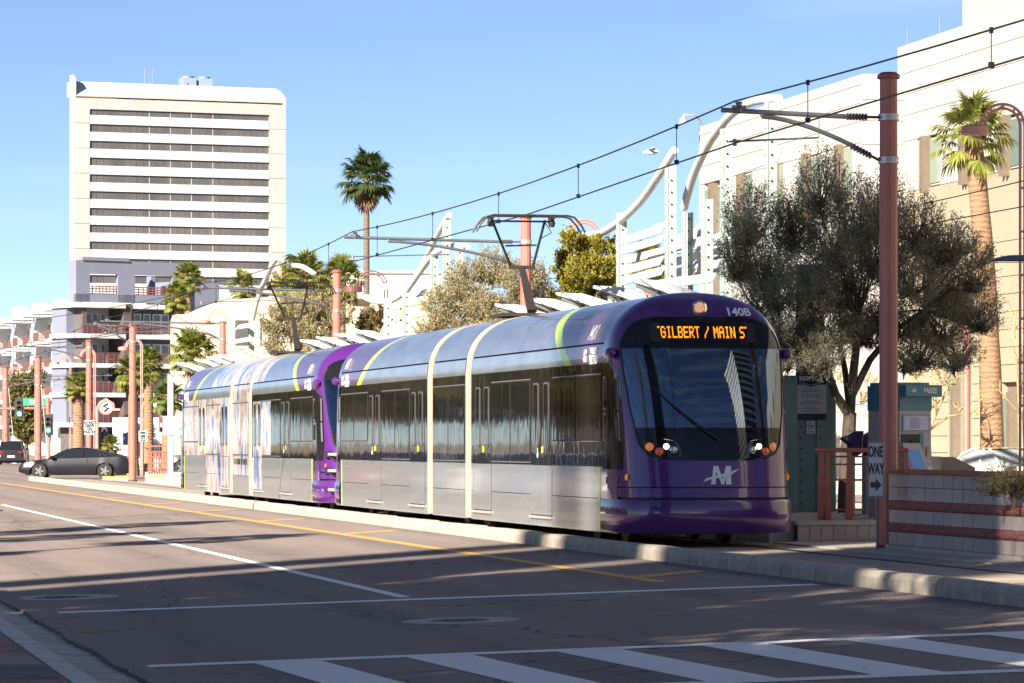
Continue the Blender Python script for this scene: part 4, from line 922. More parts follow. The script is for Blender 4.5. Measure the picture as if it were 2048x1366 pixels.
# pink arch lamps
def arch_lamp(label, px, w, top, span_px, side, base=None, shade=True, ring=False, m=PINK):
    X, Y = XY(px, w); k = F / w; r = span_px / k / 2; zt = ZZ(top, w) - r; t = thing('arch_lamp', label, 'street lamp', (X, Y, 0), -TH, 'pink arched street lamps')
    a = MB()
    for rr in (r, r * .80):
        pts = [(r, 0, 0 if rr == r else .6), ] if False else []
        x0 = rr if side < 0 else -rr
        pts = [((r if side < 0 else -r) + (rr - r) * (1 if side < 0 else -1), 0, 0), ((r if side < 0 else -r) + (rr - r) * (1 if side < 0 else -1), 0, zt)]
        for i in range(1, 15):
            an = math.pi * i / 14; pts.append(((rr * math.cos(an)) * (1 if side < 0 else -1), 0, zt + rr * math.sin(an)))
        a.tube(pts, max(.03, r * .05), 6)
    a.build('arch', m, t, True)
    st = MB(); xx = (r * .9) * (1 if side < 0 else -1)
    for i in range(int(zt / .9)): st.beam((xx - r * .1, 0, .5 + .9 * i), (xx + r * .1, 0, .5 + .9 * i), .05, .05)
    for i in range(5):
        an = math.pi * (i + .5) / 5; st.beam((r * .8 * math.cos(an), 0, zt + r * .8 * math.sin(an)), (r * math.cos(an), 0, zt + r * math.sin(an)), .05, .05)
    st.build('rungs', m, t)
    if shade:
        h = MB(); sx = (-r * 1.25) * (1 if side < 0 else -1); h.lathe([(r * .62, -.34 * r), (r * .62, .0), (r * .5, .03), (.01, .04)], 18, (sx, 0, zt - .02)); fix(h.build('lamp_shade', m, t, True))
        g = MB(); g.lathe([(r * .58, 0), (.01, -.02)], 18, (sx, 0, zt - .34 * r)); g.build('diffuser', mat('lamp_glass', (.7, .7, .66), .4), t)
    return t
arch_lamp('dull pink arch lamp in front of the right-hand palm', 2005, 75, 208, 88, -1)
arch_lamp('red arch lamp behind the yellow-green vine', 1168, 96, 440, 62, 1, shade=False, m=mat('red_arch', (.40, .16, .13), .5))
arch_lamp('dark brown arch lamp behind the long farther white tube', 744, 128, 542, 62, -1, m=mat('brown_arch', (.13, .055, .05), .5))
arch_lamp('pink arch lamp before the cream wall beyond the palms', 434, 150, 621, 40, -1)
arch_lamp('tall sunlit pink arch lamp beside the dark catenary pole', 268, 168, 677, 34, -1)
arch_lamp('pale pink arch lamp beside the tracks sign', 176, 186, 697, 30, -1)
arch_lamp('faint pink arch lamp before the apartment balconies', 128, 260, 710, 28, -1)
arch_lamp('small arch lamp at the far left before the white apartments', 28, 330, 735, 26, -1)
# grey lamp head entering at the right edge
x, y = XY(2012, 60); t = thing('street_lamp', 'blue-grey lamp hood entering at the right edge', 'street lamp', (x, y, 0), -TH)
h = MB(); rws = []
for i in range(9):
    u = i / 8; xx = -.32 + 1.0 * u; hh = .10 * math.sin(min(1, u * 2.2) * math.pi / 2); rws.append([(xx, dy * .17, 4.52 + hh * math.sqrt(max(0, 1 - dy * dy)) + (.02 if u > .05 else 0)) for dy in (-1, -.8, -.4, 0, .4, .8, 1)])
h.grid(rws); h.grid([[(p[0], p[1], 4.515) for p in r_] for r_ in rws]); fix(h.build('hood', mat('hood_blue', (.10, .13, .18), .35, coat=.3), t, True)); MB().tube([(.6, 0, 4.55), (1.6, 0, 4.55), (1.6, 0, 0)], .06, 8).build('post', GREEND, t)
# smaller signs in the distance
def plate_sign(label, px, py, w, pw, ph, lines, m=SW, tm=SB, post=True, rz=None, name='road_sign', sizes=None, border=True, sx=.85):
    k = F / w; X, Y = XY(px, w); z = ZZ(py, w); W_, H_ = pw / k, ph / k; t = thing(name, label, 'sign', (X, Y - .2, 0), -TH if rz is None else rz)
    MB().prism(ROUND(0, z, W_, H_, min(W_, H_) * .08), fXZ, -.01, .01).build('plate', m, t)
    n = len(lines)
    for i, s in enumerate(lines):
        sz = (sizes[i] if sizes else H_ / (n + .6) * 1.25); zz = z + H_ * (.5 - (i + .8) / (n + .6))
        text('lettering', s, sz, tm, t, (0, -.014, zz), (R(90), 0, 0), sx=sx, bold=.012)
    if post: MB().tube([(0, .06, 0), (0, .06, z + H_ / 2)], .04, 6).build('post', GALV, t)
    return t
plate_sign('white sign reading DO NOT DRIVE ON TRACKS on the dark red pole', 178, 855, 178.4, 22, 29, ['DO NOT', 'DRIVE', 'ON', 'TRACKS'], post=False)
plate_sign('white SPEED LIMIT 35 sign left of the grey post', 285, 872, 166, 17, 22, ['SPEED', 'LIMIT', '35'], sizes=[.11, .11, .30])
plate_sign('green street name sign hung on the signal arm at far left', 69, 804, 258, 47, 15, ['Colum'], m=mat('sign_green', (.02, .24, .14), .5), tm=WHITE, post=False, sizes=[.36], sx=.8)
plate_sign('small green sign beside the rear of the trailing car', 362, 866, 140, 10, 20, ['N'], m=MATS['sign_green'], tm=WHITE)
# grey post with arm and panel at the platform end
X, Y = XY(341, 138); t = thing('platform_post', 'grey post with a solar arm and blank panel behind the trailing car', 'post', (X, Y, 0), -TH); k = F / 138
bx(-.11, .11, -.1, .1, 0, ZZ(748, 138)).build('shaft', mat('post_grey', (.26, .28, .30), .5), t); bx(-.28, .25, -.14, -.11, ZZ(871, 138), ZZ(832, 138)).build('panel', mat('panel_grey', (.30, .31, .33), .5), t)
MB().beam((-.02, -.1, ZZ(750, 138)), (.26, -.1, ZZ(768, 138)), .12, .1).build('camera', MATS['post_grey'], t); MB().beam((0, 0, ZZ(745, 138)), (.55, 0, ZZ(746, 138)), .1, .12).build('arm', MATS['post_grey'], t)
# red screen and low concrete ends with yellow tops beyond the tram
def lowend(label, px0, px1, py0, py1, w):
    k = F / w; X, Y = XY(px0, w); t = thing('median_end', label, 'kerb block', (X, Y, 0), -TH); L = (px1 - px0) / k; h = ZZ(py0, w)
    bx(0, L, 0, 1.6, -.1, h - .05).build('body', CONC, t); bx(-.02, L + .02, -.02, 1.62, h - .05, h).build('yellow_top', mat('tactile_yellow', (.62, .36, .03), .7), t)
lowend('low concrete end block with yellow top beside the tram rear', 299, 372, 951, 972, 138)
lowend('yellow-topped kerb block behind the brown-red pole', 205, 262, 953, 963, 150)
X, Y = XY(291, 141.5); t = thing('red_screen', 'dark red slatted screen on a block base beyond the tram', 'screen', (X, Y, 0), -TH); k = F / 141.5
z0, z1 = ZZ(950, 141.5), ZZ(903, 141.5)
for i in range(3): bx(-.02 + .5 * i, .46 + .5 * i, 0, .2, -.05, ZZ(950, 141.5) + (.25 if i == 1 else .12)).build('block', BLOCKM[i % 4], t)
for i in range(9): bx(.10 + .1 * i, .15 + .1 * i, -.05, -.02, .35, z1).build('slat', REDR, t)
for i in range(5): bx(.06, 1.0, -.07, -.05, .5 + i * .22, .55 + i * .22).build('slat', REDR, t)
# ------------------------------------------------------------ vegetation
BARK = mat('dark_bark', (.10, .075, .06), .95, var=.35, scale=8, bump=.8, bscale=25)
BARKP = mat('pale_bark', (.30, .25, .15), .9, var=.25, scale=6, bump=.4)
PALMT = None
def palmtrunk(name, c1, c2):
    b = NB(name); co = b.coord('Object'); sx = b.n('ShaderNodeSeparateXYZ'); b.l(co, sx.inputs[0])
    r = b.math('SINE', b.math('ADD', b.math('MULTIPLY', sx.outputs[2], 42.0), b.math('MULTIPLY', b.noise(co, 5, 3), 9.0)))
    n = b.noise(b.mapv(co, (1, 1, 2.5)), 7, 6, .7); c = b.mix(n, c1, c2); c = b.mix(b.math('MULTIPLY', b.math('GREATER_THAN', r, .62), .30), c, tuple(x * .35 for x in c1))
    b.col(c); b.set(Roughness=.95); b.bump(b.math('ADD', b.math('MULTIPLY', r, .35), n), .7, .03); return b.m
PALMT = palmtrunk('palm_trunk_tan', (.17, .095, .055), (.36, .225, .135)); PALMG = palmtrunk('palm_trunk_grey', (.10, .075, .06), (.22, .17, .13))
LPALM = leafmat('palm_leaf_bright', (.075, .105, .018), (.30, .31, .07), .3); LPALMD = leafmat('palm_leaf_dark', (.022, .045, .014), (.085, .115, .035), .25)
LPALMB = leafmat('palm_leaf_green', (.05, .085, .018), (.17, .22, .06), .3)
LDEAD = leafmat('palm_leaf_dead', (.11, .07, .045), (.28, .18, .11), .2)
LACA = leafmat('acacia_leaf', (.19, .19, .125), (.47, .45, .32), .5); LOLI = leafmat('olive_leaf', (.19, .165, .085), (.46, .40, .24), .35)
LVINE = leafmat('vine_leaf', (.10, .105, .012), (.40, .34, .04), .35); LPALO = leafmat('palo_verde_leaf', (.22, .22, .05), (.50, .46, .16), .4); LGRN = leafmat('street_tree_leaf', (.07, .075, .024), (.30, .26, .09), .35)
LTWIG = leafmat('vine_twig', (.20, .12, .07), (.36, .26, .16), .2)
LBUSH = leafmat('bush_leaf', (.06, .05, .02), (.20, .15, .05), .3)

def fan_palm(name, label, loc, H, r0, r1, crown, nfr=42, lm=None, tm=None, dead=10, seed=1, group=None, lean=(0, 0), up=1.0, boots=True, lw=1.0):
    rd = random.Random(seed); lm = lm or LPALMB; tm = tm or PALMT
    t = thing(name, label, 'palm tree', loc, 0, group)
    pts = []; rs = []
    for i in range(15):
        u = i / 14; pts.append((lean[0] * u * u, lean[1] * u * u, H * u - (.1 if i == 0 else 0))); rs.append((r0 * (1.25 - .25 * min(1, u * 6)) + (r1 - r0) * u) * (1 + rd.uniform(-.03, .03)))
    MB().tube(pts, rs, 14).build('trunk', tm, t, True)
    top = Vector((lean[0], lean[1], H))
    if boots:
        b = MB()
        for i in range(26):
            a = rd.uniform(0, 6.28); z = H - rd.uniform(.0, .55) * crown * .5; d = Vector((math.cos(a), math.sin(a), 0)); p = Vector((lean[0], lean[1], z)) + d * r1 * .85
            b.beam(p, p + d * r1 * .7 + Vector((0, 0, r1 * rd.uniform(.3, 1.0))), r1 * .45, r1 * .2, w2=r1 * .2)
        b.build('boots', mat('palm_boots', (.22, .12, .07), .95), t)
    V = []; VD = []; pet = MB()
    def frond(a, el, L, dd, out, droop):
        d = Vector((math.cos(a) * math.cos(el), math.sin(a) * math.cos(el), math.sin(el))); side = d.cross(Vector((0, 0, 1)));
        if side.length < .05: side = Vector((math.cos(a + 1.57), math.sin(a + 1.57), 0))
        side.normalize(); nrm = side.cross(d).normalized()
        pl = L * rd.uniform(.42, .58); base = top + Vector((0, 0, rd.uniform(-.25, .1) * crown * .35)); tip = base + d * pl + Vector((0, 0, -droop * pl * .25))
        if not dd: pet.tube([base, base + d * pl * .5, tip], [.02 * lw, .016 * lw, .012 * lw], 4, False)
        R_ = L - pl * .9; n = 18
        tw = rd.uniform(-.3, .3); side = (side * math.cos(tw) + nrm * math.sin(tw)); 
        for j in range(n):
            g = -1.75 + 3.5 * (j + .5) / n; g += rd.uniform(-.04, .04)
            ld = d * math.cos(g) + side * math.sin(g); ld = (ld + nrm * .10 * abs(math.sin(g))).normalized()
            ln = R_ * (1 - .28 * abs(g) / 1.75) * rd.uniform(.88, 1.08); wv = ld.cross(nrm).normalized() * (ln * .062 * lw)
            p1 = tip + ld * ln * .55 + Vector((0, 0, -droop * ln * .10)); p2 = p1 + (ld * .45 + Vector((0, 0, -.28 * droop - (.15)))).normalized() * ln * rd.uniform(.36, .5)
            fold = nrm * (ln * .02)
            out.extend([tip, p1 - wv, p2, p1 + wv + fold]); 
    for i in range(nfr):
        u = (i + .5) / nfr; el = R(82) * up - u * R(118) * up + rd.uniform(-.12, .12); a = i * 2.399 + rd.uniform(-.3, .3)
        frond(a, el, crown * (1.0 - .12 * abs(u - .35)) * rd.uniform(.86, 1.08), False, V, .5 + 1.2 * u)
    for i in range(dead):
        frond(i * 2.399 + rd.uniform(-.4, .4), -R(62) - rd.uniform(0, .4), crown * rd.uniform(.75, 1.0), True, VD, .6)
    stuff_quads('fronds', [tuple(p) for p in V], lm, t); 
    if VD: stuff_quads('dead_fronds', [tuple(p) for p in VD], LDEAD, t)
    pet.build('leaf_stalks', lm, t)
    return t

def leafcloud(starts, ends, n_leaf, ll, lw, spread, rs):
    """thin leaves along twigs (numpy); returns quads"""
    k = len(starts); S = np.repeat(starts, n_leaf, 0); E_ = np.repeat(ends, n_leaf, 0); u = rs.uniform(.25, 1.03, (k * n_leaf, 1))
    P = S + (E_ - S) * u + rs.normal(0, spread, (k * n_leaf, 3)); D = (E_ - S); D = D / (np.linalg.norm(D, axis=1, keepdims=True) + 1e-6) + rs.normal(0, .75, P.shape); D /= np.linalg.norm(D, axis=1, keepdims=True)
    A = rs.normal(0, 1, P.shape); Sd = np.cross(D, A); Sd /= (np.linalg.norm(Sd, axis=1, keepdims=True) + 1e-6)
    L_ = rs.uniform(.6, 1.3, (len(P), 1)) * ll; W_ = rs.uniform(.7, 1.2, (len(P), 1)) * lw
    q = np.stack([P, P + D * L_ * .5 + Sd * W_, P + D * L_, P + D * L_ * .5 - Sd * W_], 1)
    return q.reshape(-1, 3)
def cluster_tree(name, label, cat, loc, trunk, clusters, lm, bm, n_tw, n_leaf, ll, lw, seed=1, group=None, upb=.45, twig_r=.006, limb=.05, spread=.03, tw_len=1.0, twmat=None):
    rs = np.random.default_rng(seed); rd = random.Random(seed)
    t = thing(name, label, cat, loc, 0, group); tb = MB()
    for path, r0, r1 in trunk:
        n = len(path); tb.tube([tuple(p) for p in path], [r0 + (r1 - r0) * i / (n - 1) for i in range(n)], 9)
    st = []; en = []; tw = MB()
    for (cx, cy, cz, rx, rz_, fork) in clusters:
        c = np.array([cx, cy, cz]); f = np.array(trunk[fork][0][-1], float)
        base = c - np.array([0, 0, rz_ * .75]) ; mid = (f + base) / 2 + np.array([rd.uniform(-.1, .1), rd.uniform(-.1, .1), rd.uniform(0, .2)])
        tb.tube([tuple(f), tuple(mid), tuple(base), tuple(c)], [limb, limb * .75, limb * .5, limb * .25], 6)
        nn = int(n_tw * rx * rx * max(rz_, .4))
        v = rs.normal(0, 1, (nn, 3)); v /= np.linalg.norm(v, axis=1, keepdims=True); rad = rs.uniform(.35, 1.0, (nn, 1)) ** .6
        e = c + v * rad * np.array([rx, rx, rz_]) * rs.uniform(.85, 1.18, (nn, 1)); s0 = base + (e - base) * rs.uniform(.35, .6, (nn, 1)) + rs.normal(0, .08 * rx, (nn, 3)); dd = e - s0; dn = np.linalg.norm(dd, axis=1, keepdims=True)
        e = s0 + dd / dn * np.minimum(dn, tw_len * rs.uniform(.6, 1.2, (nn, 1))) + np.array([0, 0, 1]) * upb * rs.uniform(0, .3, (nn, 1)) * rx; shift = (c + v * rad * np.array([rx, rx, rz_])) - e; e = e + shift; s0 = s0 + shift
        st.append(s0); en.append(e)
        for i in range(0, nn, max(1, nn // 60)): tw.tube([tuple(base + (s0[i] - base) * .2), tuple((base + s0[i]) / 2 + rs.normal(0, .05, 3)), tuple(s0[i]), tuple(e[i])], [twig_r * 2.2, twig_r * 1.6, twig_r, twig_r * .4], 3, False)
    tb.build('trunk', bm, t, True); tw.build('twigs', twmat or bm, t)
    st = np.concatenate(st); en = np.concatenate(en)
    o = stuff_quads('crown', leafcloud(st, en, n_leaf, ll, lw, spread, rs), lm, t); return t
# big grey-green tree right of the tram
w0 = 62.5; bxx, byy = XY(1690, w0)
def pc(px, py, w, rpx, rzpx, fork=0):
    p = W(px, py, w); return (p.x - bxx, p.y - byy, p.z - .33, rpx / F * w, rzpx / F * w, fork)
def tp(lst): return [tuple(Vector(W(a, b, c)) - Vector((bxx, byy, .33))) for a, b, c in lst]
trk_ = [(tp([(1690, 1040, w0), (1692, 960, w0), (1697, 880, w0), (1700, 825, w0)]), .14, .115),
        (tp([(1698, 830, w0), (1672, 790, w0 - .3), (1655, 740, w0 - .4), (1600, 715, w0 - .8), (1560, 680, w0 - 1)]), .085, .05), (tp([(1700, 828, w0), (1704, 770, w0), (1712, 700, w0), (1715, 640, w0)]), .09, .06), (tp([(1700, 830, w0), (1690, 740, w0 + .3), (1680, 690, w0 + .5)]), .06, .045), (tp([(1705, 790, w0), (1740, 720, w0 + .2), (1790, 660, w0 + .4), (1850, 620, w0 + .4)]), .07, .04)]
cl = []
for px, py, r, rz, f in ((1500, 420, 50, 60, 1), (1475, 505, 42, 50, 1), (1540, 520, 60, 55, 1), (1510, 600, 50, 45, 1), (1590, 440, 50, 60, 2), (1640, 360, 42, 62, 2), (1660, 460, 60, 60, 2), (1610, 560, 62, 55, 1), (1680, 560, 60, 55, 2), (1590, 640, 58, 45, 1), (1720, 420, 48, 70, 2), (1770, 400, 45, 60, 2), (1760, 500, 60, 55, 2), (1830, 440, 50, 50, 4), (1820, 540, 62, 50, 4), (1890, 480, 48, 45, 4), (1900, 560, 55, 45, 4), (1950, 540, 40, 40, 4), (1880, 640, 60, 42, 4), (1960, 620, 48, 36, 4), (1800, 630, 60, 45, 4), (1730, 640, 55, 45, 2), (1660, 650, 50, 40, 3), (1640, 705, 50, 35, 3), (1840, 700, 50, 30, 4), (1920, 700, 40, 26, 4), (1600, 695, 42, 28, 1), (1550, 690, 36, 30, 1)):
    cl.append(pc(px, py, w0 + random.uniform(-1.3, 1.3), r * 1.4, rz * 1.4, f)); cl.append(pc(px + random.uniform(-50, 50), py + random.uniform(-40, 40), w0 + random.uniform(-1.3, 1.3), r * .9, rz * .9, f))
cluster_tree('acacia_tree', 'large feathery grey-green tree on the platform behind the red pole', 'tree', (bxx, byy, .33), trk_, cl, LACA, BARK, 680, 30, .056, .0085, 3, upb=.6, spread=.035, limb=.022)
# sunlit olive trees behind the tram
def simple_tree(name, label, px, w, base_z, cls, lm, bm, n_tw, n_leaf, ll, lw, seed, cat='tree', r=.1, **kw):
    X, Y = XY(px, w); P = lambda a, b, c: tuple(Vector(W(a, b, c)) - Vector((X, Y, base_z)))
    zmid = min(W(a, b + rz, w).z for a, b, rr, rz in cls) - base_z
    tk = [([(0, 0, 0), (.05, 0, zmid * .5), (0, 0, max(zmid * .9, .5))], r, r * .7)]
    C_ = []
    for a, b, rr, rz in cls:
        ww = w + random.Random(a * 7 + b).uniform(-1, 1) * rr / F * w * .9; p = P(a, b, ww); C_.append((p[0], p[1], p[2], rr / F * ww, rz / F * ww, 0))
    return cluster_tree(name, label, cat, (X, Y, base_z), tk, C_, lm, bm, n_tw, n_leaf, ll, lw, seed, **kw)
simple_tree('olive_tree', 'sunlit olive-brown feathery tree behind the pantograph arm', 985, 92, .33, [(880, 600, 45, 45), (930, 560, 50, 50), (985, 530, 52, 45), (1040, 555, 50, 50), (960, 610, 60, 45), (1030, 620, 60, 45), (1085, 600, 42, 48), (1075, 545, 30, 35), (900, 650, 50, 40), (1000, 660, 70, 45), (1080, 660, 50, 40), (860, 655, 40, 35)], LOLI, BARKP, 680, 30, .075, .013, 11, limb=.03, spread=.03)
simple_tree('olive_tree', 'sunlit olive-brown feathery tree behind the trailing pantograph', 590, 118, .33, [(545, 640, 35, 35), (580, 615, 40, 32), (625, 610, 38, 36), (660, 630, 35, 40), (600, 660, 45, 34), (650, 680, 35, 30), (550, 690, 30, 28), (690, 620, 22, 30)], LOLI, BARKP, 420, 28, .10, .018, 12, limb=.03, spread=.03)
simple_tree('brown_bush', 'low russet bush beneath the dark brown arch lamp', 745, 119, .33, [(735, 640, 26, 30), (760, 630, 24, 28), (745, 670, 30, 28), (722, 650, 18, 22)], LBUSH, BARK, 420, 24, .10, .03, 13, 'shrub', limb=.02)
# vine on the green column
w = 86; X, Y = XY(1180, w); V = simple_tree('vine', 'yellow-green vine smothering a green column beside the white tube', 1180, w, .33, [(1140, 475, 26, 24), (1170, 480, 24, 18), (1205, 485, 28, 22), (1225, 510, 18, 26), (1150, 510, 38, 25), (1200, 530, 36, 30), (1150, 560, 42, 36), (1195, 580, 40, 36), (1130, 600, 36, 36), (1180, 620, 46, 34), (1125, 530, 24, 40), (1215, 555, 28, 40), (1165, 535, 44, 40), (1120, 640, 36, 30)], LVINE, BARKP, 1300, 22, .065, .024, 14, 'vine', limb=.015)
# pale yellow-green trees near the right building
simple_tree('palo_verde', 'pale yellow-green tree with bare twigs behind the ticket machine', 1855, 103, .07, [(1760, 740, 55, 50), (1830, 720, 55, 45), (1900, 730, 50, 55), (1870, 780, 50, 45), (1780, 810, 45, 40), (1720, 770, 45, 50), (1930, 790, 40, 50), (1680, 730, 45, 40), (1650, 790, 35, 40)], LPALO, BARKP, 46, 14, .09, .014, 15, limb=.045, twig_r=.014, spread=.06, twmat=BARKP)
simple_tree('palo_verde', 'pale bare-twigged tree at the right edge beside the palm', 2040, 104, .07, [(2030, 620, 40, 50), (2050, 560, 40, 45), (2040, 700, 45, 45), (2000, 760, 30, 30), (2060, 770, 40, 40)], LPALO, BARKP, 34, 10, .09, .013, 16, limb=.04, twig_r=.013, spread=.06, twmat=BARKP)
# palms
def palm_px(label, px, crown_y, w, crown_px, base_z=0, r=.25, r1=None, dead=8, nfr=40, lm=None, tm=None, seed=1, lean=(0, 0), lw=1.0, name='fan_palm'):
    X, Y = XY(px, w); H = ZZ(crown_y, w) - base_z; return fan_palm(name, label, (X, Y, base_z), H, r, r1 or r * .8, crown_px / F * w, nfr, lm, tm, dead, seed, 'fan palms along the street', lean, lw=lw)
palm_px('thick-trunked fan palm before the cream building at right', 1985, 262, 105, 105, .07, .34, .27, 0, 38, LPALM, PALMT, 5, lean=(-.62, 0), lw=.9)
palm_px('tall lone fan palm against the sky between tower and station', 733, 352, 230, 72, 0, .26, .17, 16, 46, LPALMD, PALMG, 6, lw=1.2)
palm_px('bushy sunlit fan palm behind the vine mass, left of the red pole', 610, 545, 150, 66, 0, .24, None, 10, 44, LPALM, PALMT, 7, lw=1.2)
palm_px('bushy fan palm right beside the sunlit red pole', 682, 555, 155, 62, 0, .24, None, 10, 44, LPALM, PALMT, 8, lw=1.2)
palm_px('taller of the paired fan palms before the grey apartments', 376, 553, 260, 42, 0, .28, None, 8, 40, LPALM, PALMT, 9, lw=1.4)
palm_px('lower of the paired fan palms before the grey apartments', 354, 592, 255, 38, 0, .28, None, 8, 36, LPALM, PALMT, 10, lw=1.4)
palm_px('slim fan palm before the cream wall left of the far tube', 487, 570, 250, 42, 0, .28, None, 6, 36, LPALM, PALMT, 11, lw=1.4)
palm_px('short fan palm beside the tracks sign', 157, 770, 200, 42, 0, .36, None, 12, 36, LPALM, PALMT, 12, lw=1.4)
palm_px('short sunlit fan palm left of the tall pink lamp', 266, 742, 176, 50, 0, .27, None, 10, 40, LPALM, PALMT, 13, lw=1.4)
palm_px('short fan palm right of the tall pink lamp', 297, 725, 182, 46, 0, .27, None, 10, 40, LPALM, PALMT, 14, lw=1.4)
palm_px('low bushy fan palm above the rear of the trailing car', 385, 700, 160, 64, 0, .3, None, 6, 44, LPALM, PALMT, 15, lw=1.4)
palm_px('small fan palm before the grey post beyond the tram', 335, 790, 165, 46, 0, .28, None, 8, 36, LPALMB, PALMT, 16, lw=1.4)
palm_px('stemless palm shrub beside the monument sign', 222, 888, 190, 28, 0, .15, None, 0, 26, LPALM, PALMT, 17, lw=1.4)
palm_px('distant palm crowns behind the green columns', 1300, 520, 130, 62, 0, .25, None, 6, 36, LPALM, PALMT, 18, lw=1.3)
# far dark street trees by the signals at left
simple_tree('street_tree', 'dark shaded tree behind the traffic signals', 52, 300, 0, [(40, 770, 30, 30), (65, 760, 28, 28), (50, 810, 36, 30), (75, 830, 26, 30), (30, 830, 26, 30), (55, 860, 34, 26)], LGRN, BARK, 30, 26, .35, .09, 19, r=.25, limb=.08, twig_r=.03, spread=.12)
simple_tree('street_tree', 'low clipped hedge tree behind the monument sign', 590, 175, 0, [(600, 590, 42, 40), (575, 560, 36, 36), (640, 575, 40, 40), (600, 640, 50, 40)], LVINE, BARK, 60, 30, .16, .06, 20, r=.2, limb=.05, twig_r=.02, spread=.08)
# planter shrub at the right edge
x, y = XY(2030, 46.5)
cluster_tree('planter_shrub', 'wiry dark green shrub in the planter at the right edge', 'shrub', (x, y, .8), [([(0, 0, -.1), (0, 0, .1)], .03, .02)], [(0, 0, .3, .42, .28, 0), (.4, -.1, .3, .4, .3, 0), (-.2, .3, .22, .3, .2, 0)], LGRN, BARK, 900, 12, .06, .008, 21, limb=.01, twig_r=.004)
# shade and street trees on the left pavement, outside the frame: they throw the palm shadows and fill the reflections
for i, (X, Y, H) in enumerate(((-2.9, 51.0, 8.0), (-5.4, 55.0, 8.0), (-3.2, 61.8, 8.2), (-7.2, 57.5, 9.0), (-6.5, 47.5, 6.6))):
    fan_palm('fan_palm', ['fan palm on the left pavement nearest the camera', 'fan palm on the left pavement, second from the camera', 'fan palm set back from the left kerb', 'fan palm farthest up the left pavement', 'low fan palm on the left pavement by the gutter'][i], (X, Y, -.08), H, .12, .09, 1.6, 36, LPALMB, PALMT, 8, 30 + i, 'fan palms along the street')
base_cl = [(random.uniform(-2.2, 2.2), random.uniform(-2.2, 2.2), random.uniform(3.2, 6.0), random.uniform(1.0, 1.6), random.uniform(.8, 1.2), 0) for _ in range(16)]
STREET = cluster_tree('street_tree', 'leafy street tree along the left side, first of the row', 'tree', (-16.5, 78, -.1), [([(0, 0, 0), (.1, 0, 1.2), (0, .1, 2.6)], .2, .14)], base_cl, LGRN, BARK, 16, 40, .22, .06, 22, 'street trees along the left side', limb=.07, twig_r=.02, spread=.12)
for i in range(28):
    o = copytree(STREET, None, (-16.5 + random.uniform(-2, 1.5), 88 + 10.5 * i, -.1), random.uniform(0, 6.28), 'leafy street tree along the left side, mirrored in the tram windows'); s = random.uniform(.85, 1.2) * (1 + max(0, i - 9) * .045); o.scale = (s, s, s)
for i in range(18):
    o = copytree(STREET, None, (-12.5 + random.uniform(-1, 1), 118 + 11.5 * i, -1.2), random.uniform(0, 6.28), 'clipped shrub under the street trees on the left side'); o.scale = (1.0, 1.1, .30); o.name = 'shrub'; o['category'] = 'shrub'; o['group'] = 'shrubs along the left side'
for i, (X, Y) in enumerate(((-8, 23.5), (-9, 14.0), (-9.5, 5.5), (-8.5, -4.0), (-15, 13))):
    o = copytree(STREET, None, (X, Y, -.1), i * 1.3, 'tall shade tree on the left pavement whose crown dapples the crossing'); o.scale = (1.45, 1.45, 2.25); o['group'] = 'shade trees beside the camera'

t = thing('light_pole', 'slim steel light pole on the left pavement whose shadow crosses the road to the tram', 'street lamp', (-1.2, 71.6, -.08)); MB().lathe([(.12, 0), (.09, 5), (.06, 10.5)], 10).build('post', GALV, t, True); MB().tube([(0, 0, 10.3), (.3, 0, 10.6), (1.8, 0, 10.7)], .04, 6).build('arm', GALV, t); MB().beam((1.7, 0, 10.7), (2.3, 0, 10.68), .2, .1).build('lamp_head', GALV, t)
# ------------------------------------------------------------ buildings
TOWW = mat('tower_white', (.46, .475, .50), .6, var=.05, scale=.05); TOWT = mat('tower_tan', (.355, .34, .335), .7, var=.08, scale=.05); TOWD = mat('tower_groove', (.45, .36, .30), .8)
def bandglass(name, c1, c2, spec=.6):
    b = NB(name); co = b.coord('Object'); f = b.noise(b.mapv(co, (.35, .35, .15)), .35, 4); b.col(b.ramp(f, [(.35, c1), (.7, c2)])); b.set(Roughness=.18, Specular_IOR_Level=spec); return b.m
TOWG = bandglass('tower_glass', (.065, .065, .07), (.125, .115, .115), .3)
def front_frame(px0, w, dirw):      # local frame: origin on the ground at px0, x along the face
    X, Y = XY(px0, w); return X, Y, math.atan2(dirw[1], dirw[0])
X, Y = XY(180, 850); d = (.988, .157); k = F / 850
tw = thing('office_tower', 'white office tower with dark horizontal window bands', 'building', (X, Y, 0), math.atan2(d[1], d[0]))
cf = (d[0] * CT - d[1] * ST)           # foreshortening of the face
ux = lambda px: (px - 180) / k / cf; zz = lambda py: ZZ(py, 850)
Wd = ux(530); xl, xr = ux(150), ux(563); ztop = zz(158)
bx(xl, xr, .6, 4.4, 0, zz(196)).build('core', TOWT, tw); bx(xl + 12, xr - 2, 4.4, 34, 0, zz(196)).build('rear_body', TOWT, tw)
for x0, x1 in ((xl, -.05), (Wd + .05, xr)):
    n = 14
    for i in range(n):
        za, zb = zz(196) * i / n, zz(196) * (i + 1) / n; bx(x0, x1, 0, .6, za + .04, zb - .04).build('tan_panel', TOWT, tw)
bx(-.05, Wd + .05, 0.0, .6, zz(218) + .02, zz(196)).build('tan_panel', TOWT, tw)
cols_ = [ux(p) for p in (180, 295, 336, 377, 419, 530)]
